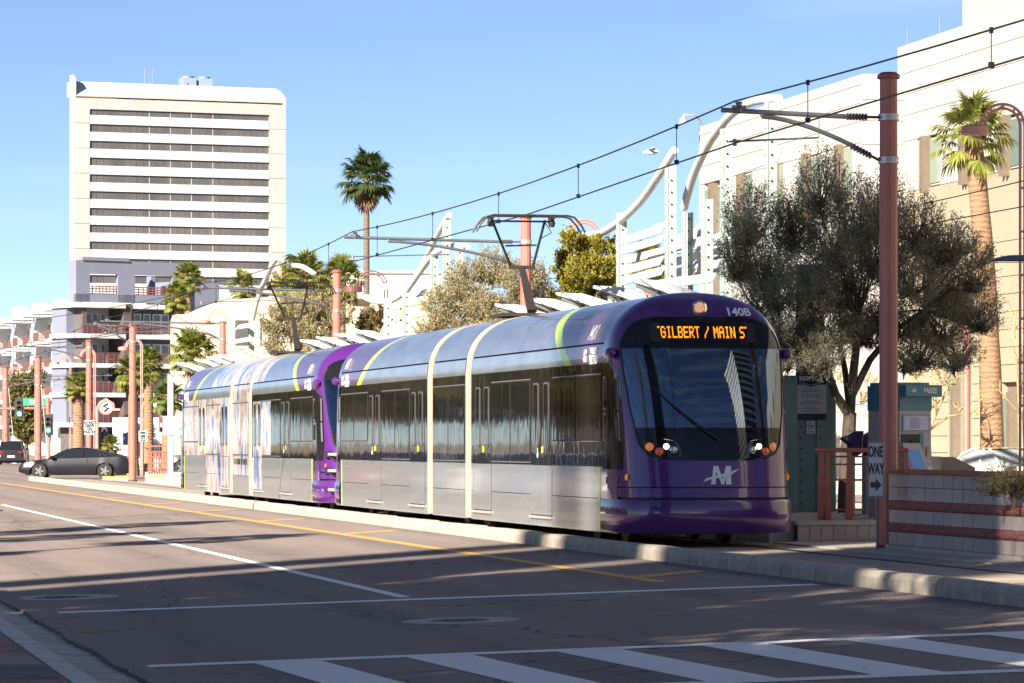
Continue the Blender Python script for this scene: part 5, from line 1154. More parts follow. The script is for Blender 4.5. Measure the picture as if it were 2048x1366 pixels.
for i in range(13):
    yt, yb_ = 214 + 33.6 * i, 229.5 + 33.6 * i
    if yb_ > 700: break
    za, zb = zz(yb_), zz(yt)
    for a, b_ in zip(cols_, cols_[1:]):
        g = bx(a + .12, b_ - .12, .45, .6, za, zb).build('window_band', TOWG, tw); n = max(2, round((b_ - a) / 1.6)); m = MB()
        for q in range(1, n): xx = a + (b_ - a) * q / n; m.box(xx - .05, xx + .05, .38, .45, za, zb)
        m.build('mullion', mat('mullion_dark', (.10, .09, .085), .6), g)
        bx(a + .05, b_ - .05, 0, .6, zz(yt + 33.6) + .03, za - .03).build('spandrel_panel', TOWW, tw)
    bx(0, Wd, .5, .62, zz(yt + 33.6), zb).build('backing', TOWD, tw)
# sloped crown
cr = MB(); cr.prism([(0.2, zz(190)), (4.6, ztop - .2), (9, ztop - .2), (9, zz(190))], lambda a, b, t: (t, a, b), ux(154), ux(556)); fix(cr.build('sloped_crown', TOWW, tw))
fix(MB().prism([(0, zz(196)), (0, zz(158)), (2, zz(149)), (4.4, zz(149)), (4.4, zz(196))], lambda a, b, t: (t, a, b), xl, ux(153.5)).build('end_wall', TOWT, tw)); fix(MB().prism([(0, zz(196)), (0, zz(182)), (5, zz(162)), (12, zz(162)), (12, zz(196))], lambda a, b, t: (t, a, b), ux(556.5), xr).build('end_wall', TOWT, tw))
bx(ux(154), ux(556), -.02, .35, zz(193), zz(190.5)).build('eave_shadow_gap', TOWD, tw)
for a, b_ in ((377, 406), (409, 438)):
    c = MB(); cx = (ux(a) + ux(b_)) / 2; rr = (ux(b_) - ux(a)) / 2 * .9; c.box(cx - rr, cx + rr, 8, 12, ztop - .5, zz(141)); cl_ = c.build('cooling_tower', mat('cooling_blue', (.20, .27, .33), .5), tw); MB().lathe([(rr * .95, 0), (rr * .95, .5)], 20, (cx, 10, zz(141))).build('fan_ring', mat('cooling_grey', (.16, .2, .23), .5), cl_)
for px in (299, 315, 366): MB().tube([(ux(px), 6, ztop - .3), (ux(px), 6, zz(126 if px < 340 else 136))], .1, 4).build('antenna', GREYM, tw)
# grey apartments
APG = mat('apartment_grey', (.17, .185, .25), .85, var=.06, scale=.2); APW = mat('apartment_white', (.55, .55, .56), .85, var=.06, scale=.2); APB = mat('apartment_slate', (.075, .085, .13), .85, var=.08, scale=.2); APK = mat('apartment_brick', (.10, .085, .085), .9, var=.25, scale=2.0)
APG2 = bandglass('apartment_glass', (.10, .14, .16), (.30, .40, .42), .6); APR = mat('apartment_rail', (.20, .085, .08), .6); APF = mat('apartment_frame', (.68, .70, .74), .6)
wA = 378; X, Y = XY(152, wA); d = (.92, .39); k = F / wA; cf = d[0] * CT - d[1] * ST
ap = thing('apartment_block', 'grey apartment block with open roof terrace and balconies beneath the white tower', 'building', (X, Y, 0), math.atan2(d[1], d[0]))
ux = lambda px: (px - 152) / k / cf; zz = lambda py: ZZ(py, wA)
x0, xr = 0, ux(345)
bx(4, xr, 4.2, 6.5, 0, zz(606)).build('core', APB, ap)
# roof terrace walls with openings
segs = [(152, 178), (230, 262), (333, 346)]
for a, b_ in segs: bx(ux(a), ux(b_), 0, .5, zz(603), zz(546)).build('terrace_pier', APG, ap)
bx(x0, xr, 0, .5, zz(546), zz(520)).build('parapet', APG, ap); bx(ux(163), ux(250), -.15, .65, zz(520), zz(513)).build('parapet', APG, ap); bx(x0, xr, 0, .5, zz(603), zz(587)).build('terrace_wall', APG, ap)
bx(x0, .5, .5, 1.6, zz(603), zz(520)).build('terrace_side', APG, ap); bx(ux(310), ux(318), 2, 3, zz(603), zz(546)).build('terrace_pier', APG, ap)
for a, b_ in ((178, 230), (262, 333)):
    r_ = MB()
    for q in range(4): r_.beam((ux(a), .25, zz(586 - 5 * q)), (ux(b_), .25, zz(586 - 5 * q)), .09, .12)
    n = 8
    for q in range(n + 1): r_.beam((ux(a) + (ux(b_) - ux(a)) * q / n, .25, zz(587)), (ux(a) + (ux(b_) - ux(a)) * q / n, .25, zz(570)), .08, .08)
    r_.build('terrace_rail', APR, ap)
slabs = [606, 667, 726, 785, 845]
for i, ys in enumerate(slabs):
    bx(-.9, ux(236), -1.0, 4.2, zz(ys + 9), zz(ys)).build('balcony_slab', APW, ap); bx(ux(249), xr, -.6, 4.2, zz(ys + 9), zz(ys)).build('balcony_slab', APW, ap)
for a, b_ in ((235, 249.5), (158, 166)): bx(ux(a), ux(b_), -.7, 4.2, 0, zz(606) if a > 200 else zz(616)).build('brick_pier', APK, ap)
for i in range(4):
    zf, zc = zz(slabs[i + 1]), zz(slabs[i] + 9)
    bx(ux(167), ux(235), 2.6, 4.2, zf, zc).build('recess_wall', APW, ap); bx(ux(250), xr, 1.4, 4.2, zf, zc).build('recess_wall', APB, ap); bx(x0 - .6, ux(158), 1.0, 4.2, zf, zc).build('recess_wall', APG, ap)
    h = zc - zf
    for a, b_, dep, n in ((176, 182, 2.6, 1), (191, 214, 2.6, 2), (219, 228, 2.6, 1), (271, 285, 1.4, 1), (289, 303, 1.4, 1), (307, 338, 1.4, 2)):
        dr = n == 2 ; z0 = zf + (.02 if dr else .75)
        f_ = bx(ux(a), ux(b_), dep - .1, dep - .002, z0, zc - .45).build('french_door' if dr else 'window', APF, ap)
        for q in range(n):
            xa = ux(a) + (ux(b_) - ux(a)) * q / n + .14; xb = ux(a) + (ux(b_) - ux(a)) * (q + 1) / n - .14
            bx(xa, xb, dep - .14, dep - .1, z0 + .15, zc - .58).build('pane', APG2, f_)
            if not dr: bx(xa, xb, dep - .16, dep - .14, (z0 + zc) / 2 - .3, (z0 + zc) / 2 - .22).build('glazing_bar', APF, f_)
    for a, b_, dep in ((155, 235, -.9), (250, 343, -.5)):
        r_ = MB(); zb = zf
        for q in (0.15, .55, .8, 1.08): r_.beam((ux(a), dep, zb + q), (ux(b_), dep, zb + q), .05, .05)
        n = int((b_ - a) / 10)
        for q in range(n + 1): xx = ux(a) + (ux(b_) - ux(a)) * q / n; r_.beam((xx, dep, zb), (xx, dep, zb + 1.1), .06, .06)
        for q in range(n * 6): xx = ux(a) + (ux(b_) - ux(a)) * q / (n * 6); r_.beam((xx, dep, zb + .1), (xx, dep, zb + 1.05), .02, .02)
        r_.build('balcony_rail', APR, ap)
    fu = MB()
    for q in range(3): xx = ux(195) + q * 1.5 + i; fu.box(xx, xx + .8, .2, .9, zf + .4, zf + .5); fu.box(xx, xx + .1, .2, .9, zf, zf + 1.0)
    fu.build('balcony_furniture', APK, ap)
bx(ux(160), xr, 1.2, 4.2, 0, zz(854)).build('shop_front', APB, ap)
for px in range(170, 340, 14): bx(ux(px), ux(px + 12), 1.1, 1.2, .3, zz(862)).build('shop_window', bandglass('shop_glass', (.02, .02, .025), (.06, .065, .07)) if 'shopg' not in MATS else MATS['shopg'], ap)
for s_, px in (('C', 153), ('A', 203)): text('lettering', s_, 1.1, WHITE, ap, (ux(px), -.2, zz(856)), (R(90), 0, 0), bold=.02)
# blue-grey continuation to the right with lower roof
cb_ = bx(xr, ux(432), 1.0, 6, 0, zz(556)).build('wing_wall', APG, ap)
# white sunlit wing running away to the left
wB = 392; X, Y = XY(152, wB); wgt = thing('apartment_wing', 'sunlit white apartment wing with stacked red-railed balconies', 'building', (X + 2, Y, 0), R(2.0))
Lw = 190; Hs = [ZZ(p, wB) for p in (606, 667, 726, 785, 845)]
bx(.5, 16, 0, Lw, 0, ZZ(580, wB)).build('core', APW, wgt)
nb_ = 17
for q in range(nb_):
    ya, yb_ = 3 + q * 11, 3 + q * 11 + 10.6; typ = q % 2
    top = ZZ(577 + (q % 3) * 7, wB)
    if typ == 0: bx(-.8, .5, ya, ya + 5.0, 0, top + .6).build('bay', APW, wgt); bx(-.83, -.8, ya + 1.2, ya + 3.8, Hs[0] - 1, top - .4).build('bay_panel', APG, wgt)
    for i in range(4):
        zf, zc = Hs[i + 1], Hs[i] - .45
        sl = bx(-2.6, .5, ya + 5.2, yb_, zf - .35, zf).build('balcony_slab', APW, wgt)
        f_ = bx(.42, .5, ya + 6, yb_ - .8, zf + .02, zc - .3).build('window', APF, wgt); bx(.38, .42, ya + 6.2, yb_ - 1, zf + .15, zc - .45).build('pane', APG2, f_)
        r_ = MB()
        for z_ in (.1, .4, .7, 1.05): r_.beam((-2.5, ya + 5.3, zf + z_), (-2.5, yb_ - .1, zf + z_), .05, .05); r_.beam((-2.5, ya + 5.3, zf + z_), (.5, ya + 5.3, zf + z_), .05, .05)
        for u in range(24): r_.beam((-2.5, ya + 5.3 + u * .22, zf), (-2.5, ya + 5.3 + u * .22, zf + 1.05), .04, .04); r_.beam((-2.5 + u * .125, ya + 5.3, zf), (-2.5 + u * .125, ya + 5.3, zf + 1.05), .04, .04)
        r_.build('balcony_rail', mat('rail_red', (.15, .075, .065), .6), sl)
        if typ == 0:
            f_ = bx(-.86, -.8, ya + 1.5, ya + 3.5, zf + .8, zc - .3).build('window', APF, wgt); bx(-.9, -.86, ya + 1.7, ya + 3.3, zf + .95, zc - .45).build('pane', APG2, f_)
    bx(-2.9, .5, ya + 5, yb_ + .2, Hs[0] - .1, Hs[0] + .35).build('canopy_slab', APW, wgt)
bx(-3.2, .6, 120, 150, 0, ZZ(572, wB)).build('brown_tower', mat('apartment_brown', (.35, .22, .16), .85), wgt); bx(-3.8, 1, 119.5, 150.5, ZZ(572, wB), ZZ(570, wB) + .5).build('brown_cornice', APW, wgt)
# cream low building behind the pink lamp
CRM = mat('cream_render', (.46, .385, .30), .85, var=.08, scale=.3); CRML = mat('cream_light', (.48, .42, .34), .85, var=.06, scale=.2)
w = 210; X, Y = XY(372, w); k = F / w; t = thing('cream_wall_building', 'cream rendered building with sloping parapet behind the pink lamp and palms', 'building', (X, Y, 0), -TH + R(6))
ux = lambda px: (px - 372) / k; zz = lambda py: ZZ(py, w)
fix(MB().prism([(ux(345), 0), (ux(700), 0), (ux(700), zz(592)), (ux(560), zz(592)), (ux(440), zz(600)), (ux(372), zz(628)), (ux(345), zz(630))], fXZ, 0, 12).build('wall', CRM, t)); bx(ux(560), ux(760), -.3, 12, zz(596), zz(588)).build('coping', CRML, t)
for a in (470, 520): bx(ux(a), ux(a + 26), -.05, .0, zz(690), zz(640)).build('window', TOWG, t)
# white low building behind the brown lamp
w = 300; X, Y = XY(690, w); k = F / w; t = thing('white_hall', 'plain white flat-roofed building behind the brown arch lamp', 'building', (X, Y, 0), -TH + R(5))
bx((660 - 690) / k, (900 - 690) / k, 0, 30, 0, ZZ(543, w)).build('wall', mat('white_render', (.62, .62, .62), .8, var=.04), t); bx((655 - 690) / k, (905 - 690) / k, -.3, 30.2, ZZ(546, w), ZZ(541, w)).build('coping', WHITES, t); bx(0, 3, -.1, 0, 1, 3).build('door', TOWG, t)
bx((640 - 690) / k, (880 - 690) / k, -4, 0, 0, ZZ(606, w)).build('lower_wall', CRM, t)
# cream office building at right
BX = 42.0
CREAM = mat('panel_cream', (.375, .36, .34), .75, var=.05, scale=.25); CREAMG = mat('panel_joint', (.15, .115, .085), .9); CREAMT = mat('panel_tan', (.30, .26, .19), .8, var=.08, scale=.4)
rb_ = thing('office_building', 'cream panelled office building with tall windows at right', 'building', (BX, 0, 0))
def yat(px, X): w = onX(px, X); return XY(px, w)[1]
yA, yB, yC = yat(1398, BX), yat(1722, BX), yat(1795, BX + 1.6)
wB_ = onX(1722, BX); H1 = ZZ(148, wB_); H2 = ZZ(95, onX(1795, BX + 1.6)); yN = 35.0
zov = .07
GW = bandglass('office_glass', (.10, .15, .13), (.28, .33, .26), .7)
def panels(x, y0, y1, zs, m, nm='wall_panel', holes=(), ln=4.2):
    n = max(1, round((y1 - y0) / ln))
    for za, zb in zip(zs, zs[1:]):
        for i in range(n):
            ya, yb_ = y0 + (y1 - y0) * i / n, y0 + (y1 - y0) * (i + 1) / n
            pieces = [(ya, yb_)]
            for (h0, h1, g0, g1) in holes:
                if g0 < zb - .02 and g1 > za + .02:
                    np_ = []
                    for a, b_ in pieces:
                        if h1 <= a or h0 >= b_: np_.append((a, b_)); continue
                        if h0 > a + .01: np_.append((a, h0))
                        if h1 < b_ - .01: np_.append((h1, b_))
                    pieces = np_
            for a, b_ in pieces:
                if b_ - a > .05: bx(x, x + .25, a + (.008 if a == ya else 0), b_ - (.008 if b_ == yb_ else 0), za + .012, zb - .012).build(nm, m, rb_)
def officewin(x, h):
    y0, y1, z0, z1 = h
    f_ = bx(x + .06, x + .2, y0, y1, z0, z1).build('window', mat('window_frame_tan', (.42, .36, .28), .6), rb_); n = max(2, round((y1 - y0) / 1.3))
    for i in range(n): bx(x + .02, x + .06, y0 + (y1 - y0) * i / n + .06, y0 + (y1 - y0) * (i + 1) / n - .06, z0 + .08, z1 - .08).build('pane', GW, f_)
    bx(x - .25, x + .06, y0 + (y1 - y0) * .45, y0 + (y1 - y0) * .45 + .08, z0 - .25, z1 + .1).build('fin', CREAMG, f_); bx(x - .25, x + .06, y0 + (y1 - y0) * .58, y0 + (y1 - y0) * .58 + .08, z0 - .25, z1 + .1).build('fin', CREAMG, f_)
zw0 = ZZ(372, onX(1857, BX + 1.6)); zw1 = ZZ(277, onX(1857, BX + 1.6))
holesN = []
for a, b_ in ((1880, 1833), (1955, 1913), (2045, 1988)):
    holesN.append((yat(a, BX + 1.6), yat(b_, BX + 1.6), zw0, zw1))
yy = holesN[-1][0] - 4.4
while yy > yN + 3: holesN.append((yy, yy + 3.0, zw0, zw1)); yy -= 5.8
gz0, gz1 = .35, 5.4
holesG = [(yat(1943, BX + 1.6), yat(1893, BX + 1.6), gz0, 7.3), (yat(2060, BX + 1.6), yat(2003, BX + 1.6), gz0, 3.2)]
for i in range(3): holesG.append((holesG[1][0] - 9 - 9 * i, holesG[1][0] - 5 - 9 * i, gz0, 3.2))
holesG.append((yat(1875, BX + 1.6), yat(1850, BX + 1.6), 6.0, 8.2))
zN = [.07] + [.55 + .62 * i for i in range(14)]
zN = [z for z in zN if z < zw0 - .3] + [zw0 - .05]
panels(1.6, yN, yC, zN, CREAMT, holes=holesG); panels(1.6, yN, yC, [zw0 - .05, zw1 + .1], CREAM, holes=holesN); panels(1.6, yN, yC, [zw1 + .1, zw1 + 1.1, zw1 + 1.9, zw1 + 2.7, H2], CREAM)
for h in holesN + holesG: officewin(1.6, h)
bx(1.82, 30, yN, yC - .01, 0, H2 - .05).build('core', CREAMG, rb_)
holesF = [(yat(1704, BX), yat(1665, BX), zw0 - .3, zw1 + .1), (yat(1642, BX), yat(1595, BX), zw0 - .3, zw1 + .1), (yat(1567, BX), yat(1546, BX), zw0 - .3, zw1 + .1), (yat(1505, BX), yat(1470, BX), zw0 - .3, zw1 + .1)]
holesF2 = [(yat(1456, BX), yat(1407, BX), 6.0, zw1 - .1)]; panels(0, yB, yA, [zov, 3.0, 6.0, 8.4, zw0 - .7], CREAM, holes=holesF2); holesF = holesF + holesF2; panels(0, yB, yA, [zw0 - .7, zw1 + .1], CREAM, holes=holesF); panels(0, yB, yA, [zw1 + .1, zw1 + .9, zw1 + 1.6, zw1 + 2.3, H1], CREAM)
for h in holesF: officewin(0, h)
bx(.22, 30, yB + .01, yA - .01, zov, H1 - .05).build('core', CREAMG, rb_); 
for za, zb in zip([zov, zw0, zw1, zw1 + .9, zw1 + 1.7], [zw0, zw1, zw1 + .9, zw1 + 1.7, H1]): bx(0, 1.58, yB - .25, yB - .005, za + .012, zb - .012).build('return_panel', CREAM, rb_)
bx(1.2, 28, yB + .5, yA - .6, 0, zov).build('glazed_base', TOWG, rb_)
for q in range(12): yq = yB + 1 + (yA - yB - 2) * q / 11; bx(1.1, 1.2, yq, yq + .12, 0, zov).build('base_mullion', APR, rb_)
bx(7, 28, yN, yat(1925, 49), H2, H2 + 9).build('penthouse', CREAM, rb_); bx(6.8, 28.2, yN, yat(1922, 49) + .4, H2 + 9, H2 + 9.4).build('penthouse_cornice', CREAM, rb_)
for px in (1533, 1650, 1815, 1880): 
    yq = yat(px, BX + 2); MB().tube([(2, yq, H1 - .2 if px < 1722 else H2 - .2), (2, yq, (H1 if px < 1722 else H2) + .8)], .02, 4).build('lightning_rod', GREYM, rb_)
sc_ = thing('security_camera', 'white dome security camera on a gooseneck at the cream roof corner', 'camera', (BX, yA, H1 - .5)); MB().tube([(.1, 0, .3), (0, -.3, .7), (-.3, -.6, .95), (-.9, -.9, .95), (-1.0, -.95, .8)], .05, 6).build('arm', WHITES, sc_, True); MB().lathe([(.14, -.1), (.17, .05), (.1, .18), (.02, .22)], 12, (-1.0, -.95, .62)).build('dome', WHITES, sc_, True)
# red posts before the ground floor, low blocks
for px, lab in ((1933, 'thin red post before the ground floor windows, left of the palm trunk'),):
    w = 96; X, Y = XY(px, w); tag(MB().lathe([(.10, 0), (.10, 5.2), (.07, 5.25)], 10, ).build('red_post', REDM, None, True, loc=(X, Y, 0)), lab, 'post')
X, Y = XY(1890, 75); t = thing('planter_ramp', 'tan block planter with sloping top behind the ticket machine', 'planter', (X, Y, 0), -TH); k = F / 75
fix(MB().prism([(-.2, 0), (.62, 0), (.62, ZZ(935, 75)), (.18, ZZ(914, 75)), (-.2, ZZ(914, 75))], fXZ, 0, 1.0).build('body', mat('ramp_tan', (.34, .27, .21), .9, bump=.4), t)); bx(-.22, -.08, -.02, 1.02, 0, ZZ(913, 75)).build('end_block', BLOCKM[0], t)
# monument sign beyond the crossing
w = 205; X, Y = XY(255, w); k = F / w; t = thing('monument_sign', 'low pale monument wall with faint lettering behind the pink lamp', 'sign', (X, Y, 0), -TH); ux = lambda px: (px - 255) / k
bx(ux(225), ux(318), 0, .6, 0, ZZ(835, w)).build('wall', mat('monument_grey', (.46, .46, .47), .8), t); bx(ux(255), ux(325), -.5, -.3, ZZ(888, w), ZZ(864, w)).build('white_board', SW, t); bx(ux(248), ux(276), -.6, -.5, ZZ(890, w), ZZ(866, w)).build('blue_board', mat('board_blue', (.05, .12, .35), .5), t)
text('lettering', 'Center', .28, SB, t, (ux(298), -.06, ZZ(850, w)), (R(90), 0, 0)); text('lettering', 'Phoenix', .24, SB, t, (ux(300), -.06, ZZ(856, w)), (R(90), 0, 0))
for px, py in ((212, 815), (302, 812)):
    ww = 196; X, Y = XY(px, ww); k = F / ww; t = thing('medallion_lamp', 'round pink medallion with cut-out figure %s' % ('beside the tracks sign' if px < 250 else 'right of the tall pink lamp'), 'street ornament', (X, Y, 0), -TH, 'round pink medallions'); z = ZZ(py, ww); r = 13 / k
    m = MB(); m.tube([(r * math.cos(a * .2618), 0, z + r * math.sin(a * .2618)) for a in range(25)], .06, 6); m.tube([(-r - .12, 0, 0), (-r - .12, 0, z), (-r * .85, 0, z + r * .8), (0, 0, z + r * 1.25), (r * 1.1, 0, z + r * .6), (r * 1.25, 0, z - r * .3)], .07, 6); m.box(r * .9, r * 2.2, -.1, .1, z - r * .5, z - r * .15); m.build('ring', PINK, t, True)
    c = MB(); c.lathe([(r * .9, -.02), (r * .9, .02)], 20, (0, 0, z), 'y'); c.build('disc', mat('medallion_pale', (.5, .5, .48), .6), t); s_ = MB(); s_.tube([(-.1, -.05, z - r * .6), (.12, -.05, z - r * .1), (-.15, -.05, z + r * .2), (.1, -.05, z + r * .6)], .05, 5); s_.build('figure', SB, t)
# outside the frame: an added finned screen shades the foreground, two high-rises mirror in the windscreen
HRD = mat('highrise_dark', (.05, .055, .065), .3, var=.1); HRW = mat('highrise_white', (.48, .465, .44), .7, var=.05)
def highrise(label, x0, x1, y0, y1, h, m, gm, fl=3.8, name='off_frame_tower', piers=True):
    t = thing(name, label, 'building', ((x0 + x1) / 2, (y0 + y1) / 2, 0)); a, b_ = (x1 - x0) / 2, (y1 - y0) / 2
    bx(-a, a, -b_, b_, 0, h).build('core', gm, t); bands = MB(); n = int(h / fl)
    for i in range(n + 1): bands.box(-a - .3, a + .3, -b_ - .3, b_ + .3, i * fl, i * fl + fl * .42)
    bands.build('floor_bands', m, t); vt = MB()
    for q in range(int(2 * a / 4)): vt.box(-a + 4 * q, -a + 4 * q + .4, -b_ - .35, b_ + .35, 0, h)
    for q in range(int(2 * b_ / 4)): vt.box(-a - .35, a + .35, -b_ + 4 * q, -b_ + 4 * q + .4, 0, h)
    if piers: vt.build('piers', m, t)
    return t
t = thing('off_frame_tower', 'added unseen finned screen left of the camera, shaped to shade road and tram nose', 'building', (-44, 0, 0)); bx(-6, 3, -22, 0, 0, 9).build('podium', HRW, t)  # unseen and made up; fins and gaps set the road's shadow edge and streaks
bx(-.4, .7, -3, 4.0, 48, 70).build('shade_overhang', HRW, t)  # upper block added to shade the large grey-green tree
for ya, yb_ in ((-2.2, -.7), (-8.2, -3.4), (-15.1, -9.3), (-18.0, -15.8)):
    bx(0, .5, ya, yb_, 9, 70).build('slab', HRW, t)
    for q in range(16): bx(-.06, .56, ya + .1, yb_ - .1, 11 + q * 3.7, 12.6 + q * 3.7).build('window_band', HRD, t)
highrise('dark glass high-rise behind the camera mirrored in the windscreen', -30, -4, -72, -46, 120, HRD, HRD)
highrise('striped white high-rise behind the camera mirrored in the windscreen', 60, 86, -60, -36, 105, HRW, HRD, 5.0, piers=False)
LSB = mat('shopfront_tan', (.40, .30, .22), .85, var=.15, scale=.2)
for i in range(6):
    y0_ = 66 + i * 26; t = thing('shop_building', 'low shop building on the left side of the street, mirrored in the tram windows', 'building', (-24, y0_, 0), 0, 'shops along the left side'); hh = 6.5 + (i % 3) * 1.5
    bx(-14, 0, 0, 25, 0, hh).build('wall', [LSB, mat('shopfront_rose', (.42, .24, .19), .85), mat('shopfront_cream', (.55, .46, .36), .85)][i % 3], t)
    for q in range(4): f_ = bx(0, .1, 2 + q * 5.8, 6.4 + q * 5.8, .5, 3.2).build('shop_window', TOWG, t)

# ------------------------------------------------------------ vehicles, signals, bird
CARG = blackglass('car_glass', (.012, .014, .018), .0, .6)
TYRE = mat('tyre', (.02, .02, .02), .85); RIM = mat('alloy_rim', (.45, .45, .46), .3, .9)
def car(name, label, loc, rz, L, Wd, prof, roof, paint_, wheels=(.17, .80), wr=.34, group=None, lamp_r=None, glass=None):
    """prof: lower body top line [(u, z)], roof: greenhouse [(u, z)] both over u 0..1 from the front; local x runs from the front to the rear"""
    t = thing(name, label, 'car', loc, rz, group); N = 40; h = Wd / 2
    def wid(u): return h * (1 - .16 * max(0, (.12 - u) / .12) ** 2 - .10 * max(0, (u - .9) / .1) ** 2)
    rows = []
    for i in range(N + 1):
        u = i / N; zt = lerp(u, prof); zb = .2 + .10 * max(0, (.06 - u) / .06) + .12 * max(0, (u - .94) / .06); w = wid(u); x = u * L
        zm = zb + (zt - zb) * .62
        for wu in wheels:
            dx = abs(u - wu) * L
            if dx < wr + .05: zb = max(zb, math.sqrt(max(0, (wr + .05) ** 2 - dx * dx)) + wr * .95)
        zm = max(zm, zb + .02); zt2 = max(zt, zm + .02)
        rows.append([(x, -w * .93, zb), (x, -w, (zb + zm) / 2), (x, -w * .995, zm), (x, -w * .93, zt2 - .03), (x, -w * .8, zt2), (x, 0, zt2 + .02), (x, w * .8, zt2), (x, w * .93, zt2 - .03), (x, w * .995, zm), (x, w, (zb + zm) / 2), (x, w * .93, zb)])
    b = MB(); b.grid(rows); n = len(rows[0]); b.f.append(tuple(range(n))); b.m.append(0); b.f.append(tuple(N * n + j for j in range(n - 1, -1, -1))); b.m.append(0)
    body = fix(b.build('body', paint_, t, True))
    MB().box(.3, L - .3, -h * .85, h * .85, .16, .42).build('underbody', BLACK, t)
    rr = []; u0, u1 = roof[0][0], roof[-1][0]
    for i in range(25):
        u = u0 + (u1 - u0) * i / 24; zt = lerp(u, roof); zb = lerp(u, prof) - .02; f = (zt - zb) / .5; w = wid(u) * .9; wt = w * (1 - .22 * min(1, f)); x = u * L
        rr.append([(x, -w, zb), (x, -wt, zt - .03 * min(1, f)), (x, -wt * .8, zt), (x, 0, zt + .02), (x, wt * .8, zt), (x, wt, zt - .03 * min(1, f)), (x, w, zb)])
    g = MB(); g.grid(rr); fix(g.build('glasshouse', glass or CARG, t, True))
    zmax = max(z for u, z in roof); us = [u for u, z in roof if z > zmax - .07]; ra, rb2 = min(us) + .0, max(us)
    rp = []
    for i in range(13):
        u = ra + (rb2 - ra) * i / 12; zt = lerp(u, roof); w = wid(u) * .9 * .79; rp.append([(u * L, y * w, zt + .012 + .02 * (1 - abs(y))) for y in (-1, -.8, 0, .8, 1)])
    fix(MB().grid(rp).build('roof', paint_, t, True))
    pl = MB()
    for s in (-1, 1):
        for ua, ub in ((ra, u0), (rb2, u1)): 
            za, zb = lerp(ua, roof), lerp(ub, prof); pl.tube([(ua * L, s * wid(ua) * .9 * .79, za), ((ua + ub) / 2 * L, s * wid(ub) * .9 * .86, lerp((ua + ub) / 2, roof) + .005), (ub * L, s * wid(ub) * .9, zb)], .035, 6)
        um = (ra + rb2) / 2 + .02; pl.tube([(um * L, s * wid(um) * .72, lerp(um, roof)), (um * L + .03, s * wid(um) * .905, lerp(um, prof))], .03, 6)
    pl.build('pillars', paint_, t, True)
    for wu in wheels:
        for s in (-1, 1):
            c = (wu * L, s * (h - .11), wr); wm = MB(); wm.lathe([(wr * .62, -.1), (wr * .95, -.1), (wr, -.07), (wr, .07), (wr * .95, .1), (wr * .62, .1)], 22, c, 'y'); ty = fix(wm.build('tyre', TYRE, t, True))
            rm = MB(); rm.lathe([(wr * .63, -.08), (wr * .63, .08)], 20, c, 'y')
            for q in range(5):
                a = q * 1.2566; rm.beam((c[0], c[1] + s * .09, c[2]), (c[0] + wr * .6 * math.cos(a), c[1] + s * .085, c[2] + wr * .6 * math.sin(a)), .07, .03, up=(0, 1, 0))
            fix(rm.build('rim', RIM, ty))
    for s in (-1, 1):
        zf = lerp(.03, prof) - .16; fix(MB().lathe([(.09, -.02), (.07, .0), (.01, .01)], 10, (.02 * L, s * h * .66, zf), 'x').build('headlight', mat('headlight_glass', (.6, .62, .62), .15, coat=1), t)); zr = lerp(.97, prof) - .17
        bx(L - .07, L + .004, s * h * .66 - .16, s * h * .66 + .16, zr - .09, zr + .07).build('tail_light', mat('tail_red', (.22, .01, .01), .3), t)
        MB().beam((.30 * L, s * (h + .0), lerp(.3, prof) + .02), (.32 * L, s * (h + .14), lerp(.3, prof) + .08), .10, .12).build('wing_mirror', paint_, t)
        for u in (.33, .62): bx(u * L - .006, u * L + .006, s * h * .985 - .012, s * h * .985 + .012, .32, lerp(u, prof) - .06).build('door_seam', BLACK, t)
    bx(L - .03, L + .02, -.26, .26, .55, .68).build('number_plate', WHITE, t); return t
COUPE = paint('car_navy', (.005, .006, .011), .35, .35); SUVP = paint('car_black', (.012, .012, .014), .3); WHCAR = paint('car_white', (.70, .70, .69), .3)
# charcoal coupe crossing
x, y = XY(42, 163)
car('parked_car', 'dark navy fastback coupe crossing the street at left', (x, y, -.06), -TH, 4.95, 1.9, [(0, .52), (.03, .70), (.12, .80), (.28, .88), (.33, .92), (.6, .95), (.8, .99), (.93, 1.02), (.985, .95), (1, .6)], [(.27, .88), (.37, 1.16), (.45, 1.33), (.56, 1.37), (.66, 1.33), (.78, 1.17), (.91, 1.01)], COUPE, (.19, .78), .34).name = 'coupe_car'
x, y = XY(12, 262); car('suv_car', 'black suv seen from behind beneath the signals at left edge', (x + .8, y + 4, -.06), R(-96), 4.7, 1.95, [(0, .7), (.04, .9), (.25, 1.02), (.3, 1.08), (.9, 1.12), (.98, 1.1), (1, .6)], [(.25, 1.04), (.36, 1.6), (.45, 1.72), (.9, 1.68), (.98, 1.12)], SUVP, (.18, .8), .38)
x, y = XY(2075, 88); car('white_car', 'white car parked behind the planter wall at the right edge', (x - .9, y + 3.2, -.05), R(-84), 4.6, 1.8, [(0, .6), (.04, .75), (.25, .88), (.3, .93), (.85, 1.0), (.97, 1.02), (1, .6)], [(.24, .9), (.38, 1.34), (.5, 1.45), (.68, 1.42), (.88, 1.02)], WHCAR, (.18, .8), .33, glass=bandglass('car_glass_painted_glare', (.22, .25, .24), (.45, .47, .44)))  # pale glass colour stands in for light reflected in the car windows
x, y = XY(330, 175); car('dark_car', 'dark vehicle half hidden behind the tram rear and grey post', (x, y, -.06), -TH, 5.0, 2.0, [(0, .7), (.04, .95), (.25, 1.05), (.3, 1.1), (.9, 1.15), (.98, 1.1), (1, .6)], [(.25, 1.05), (.36, 1.6), (.45, 1.72), (.9, 1.68), (.98, 1.12)], SUVP, (.18, .8), .38)
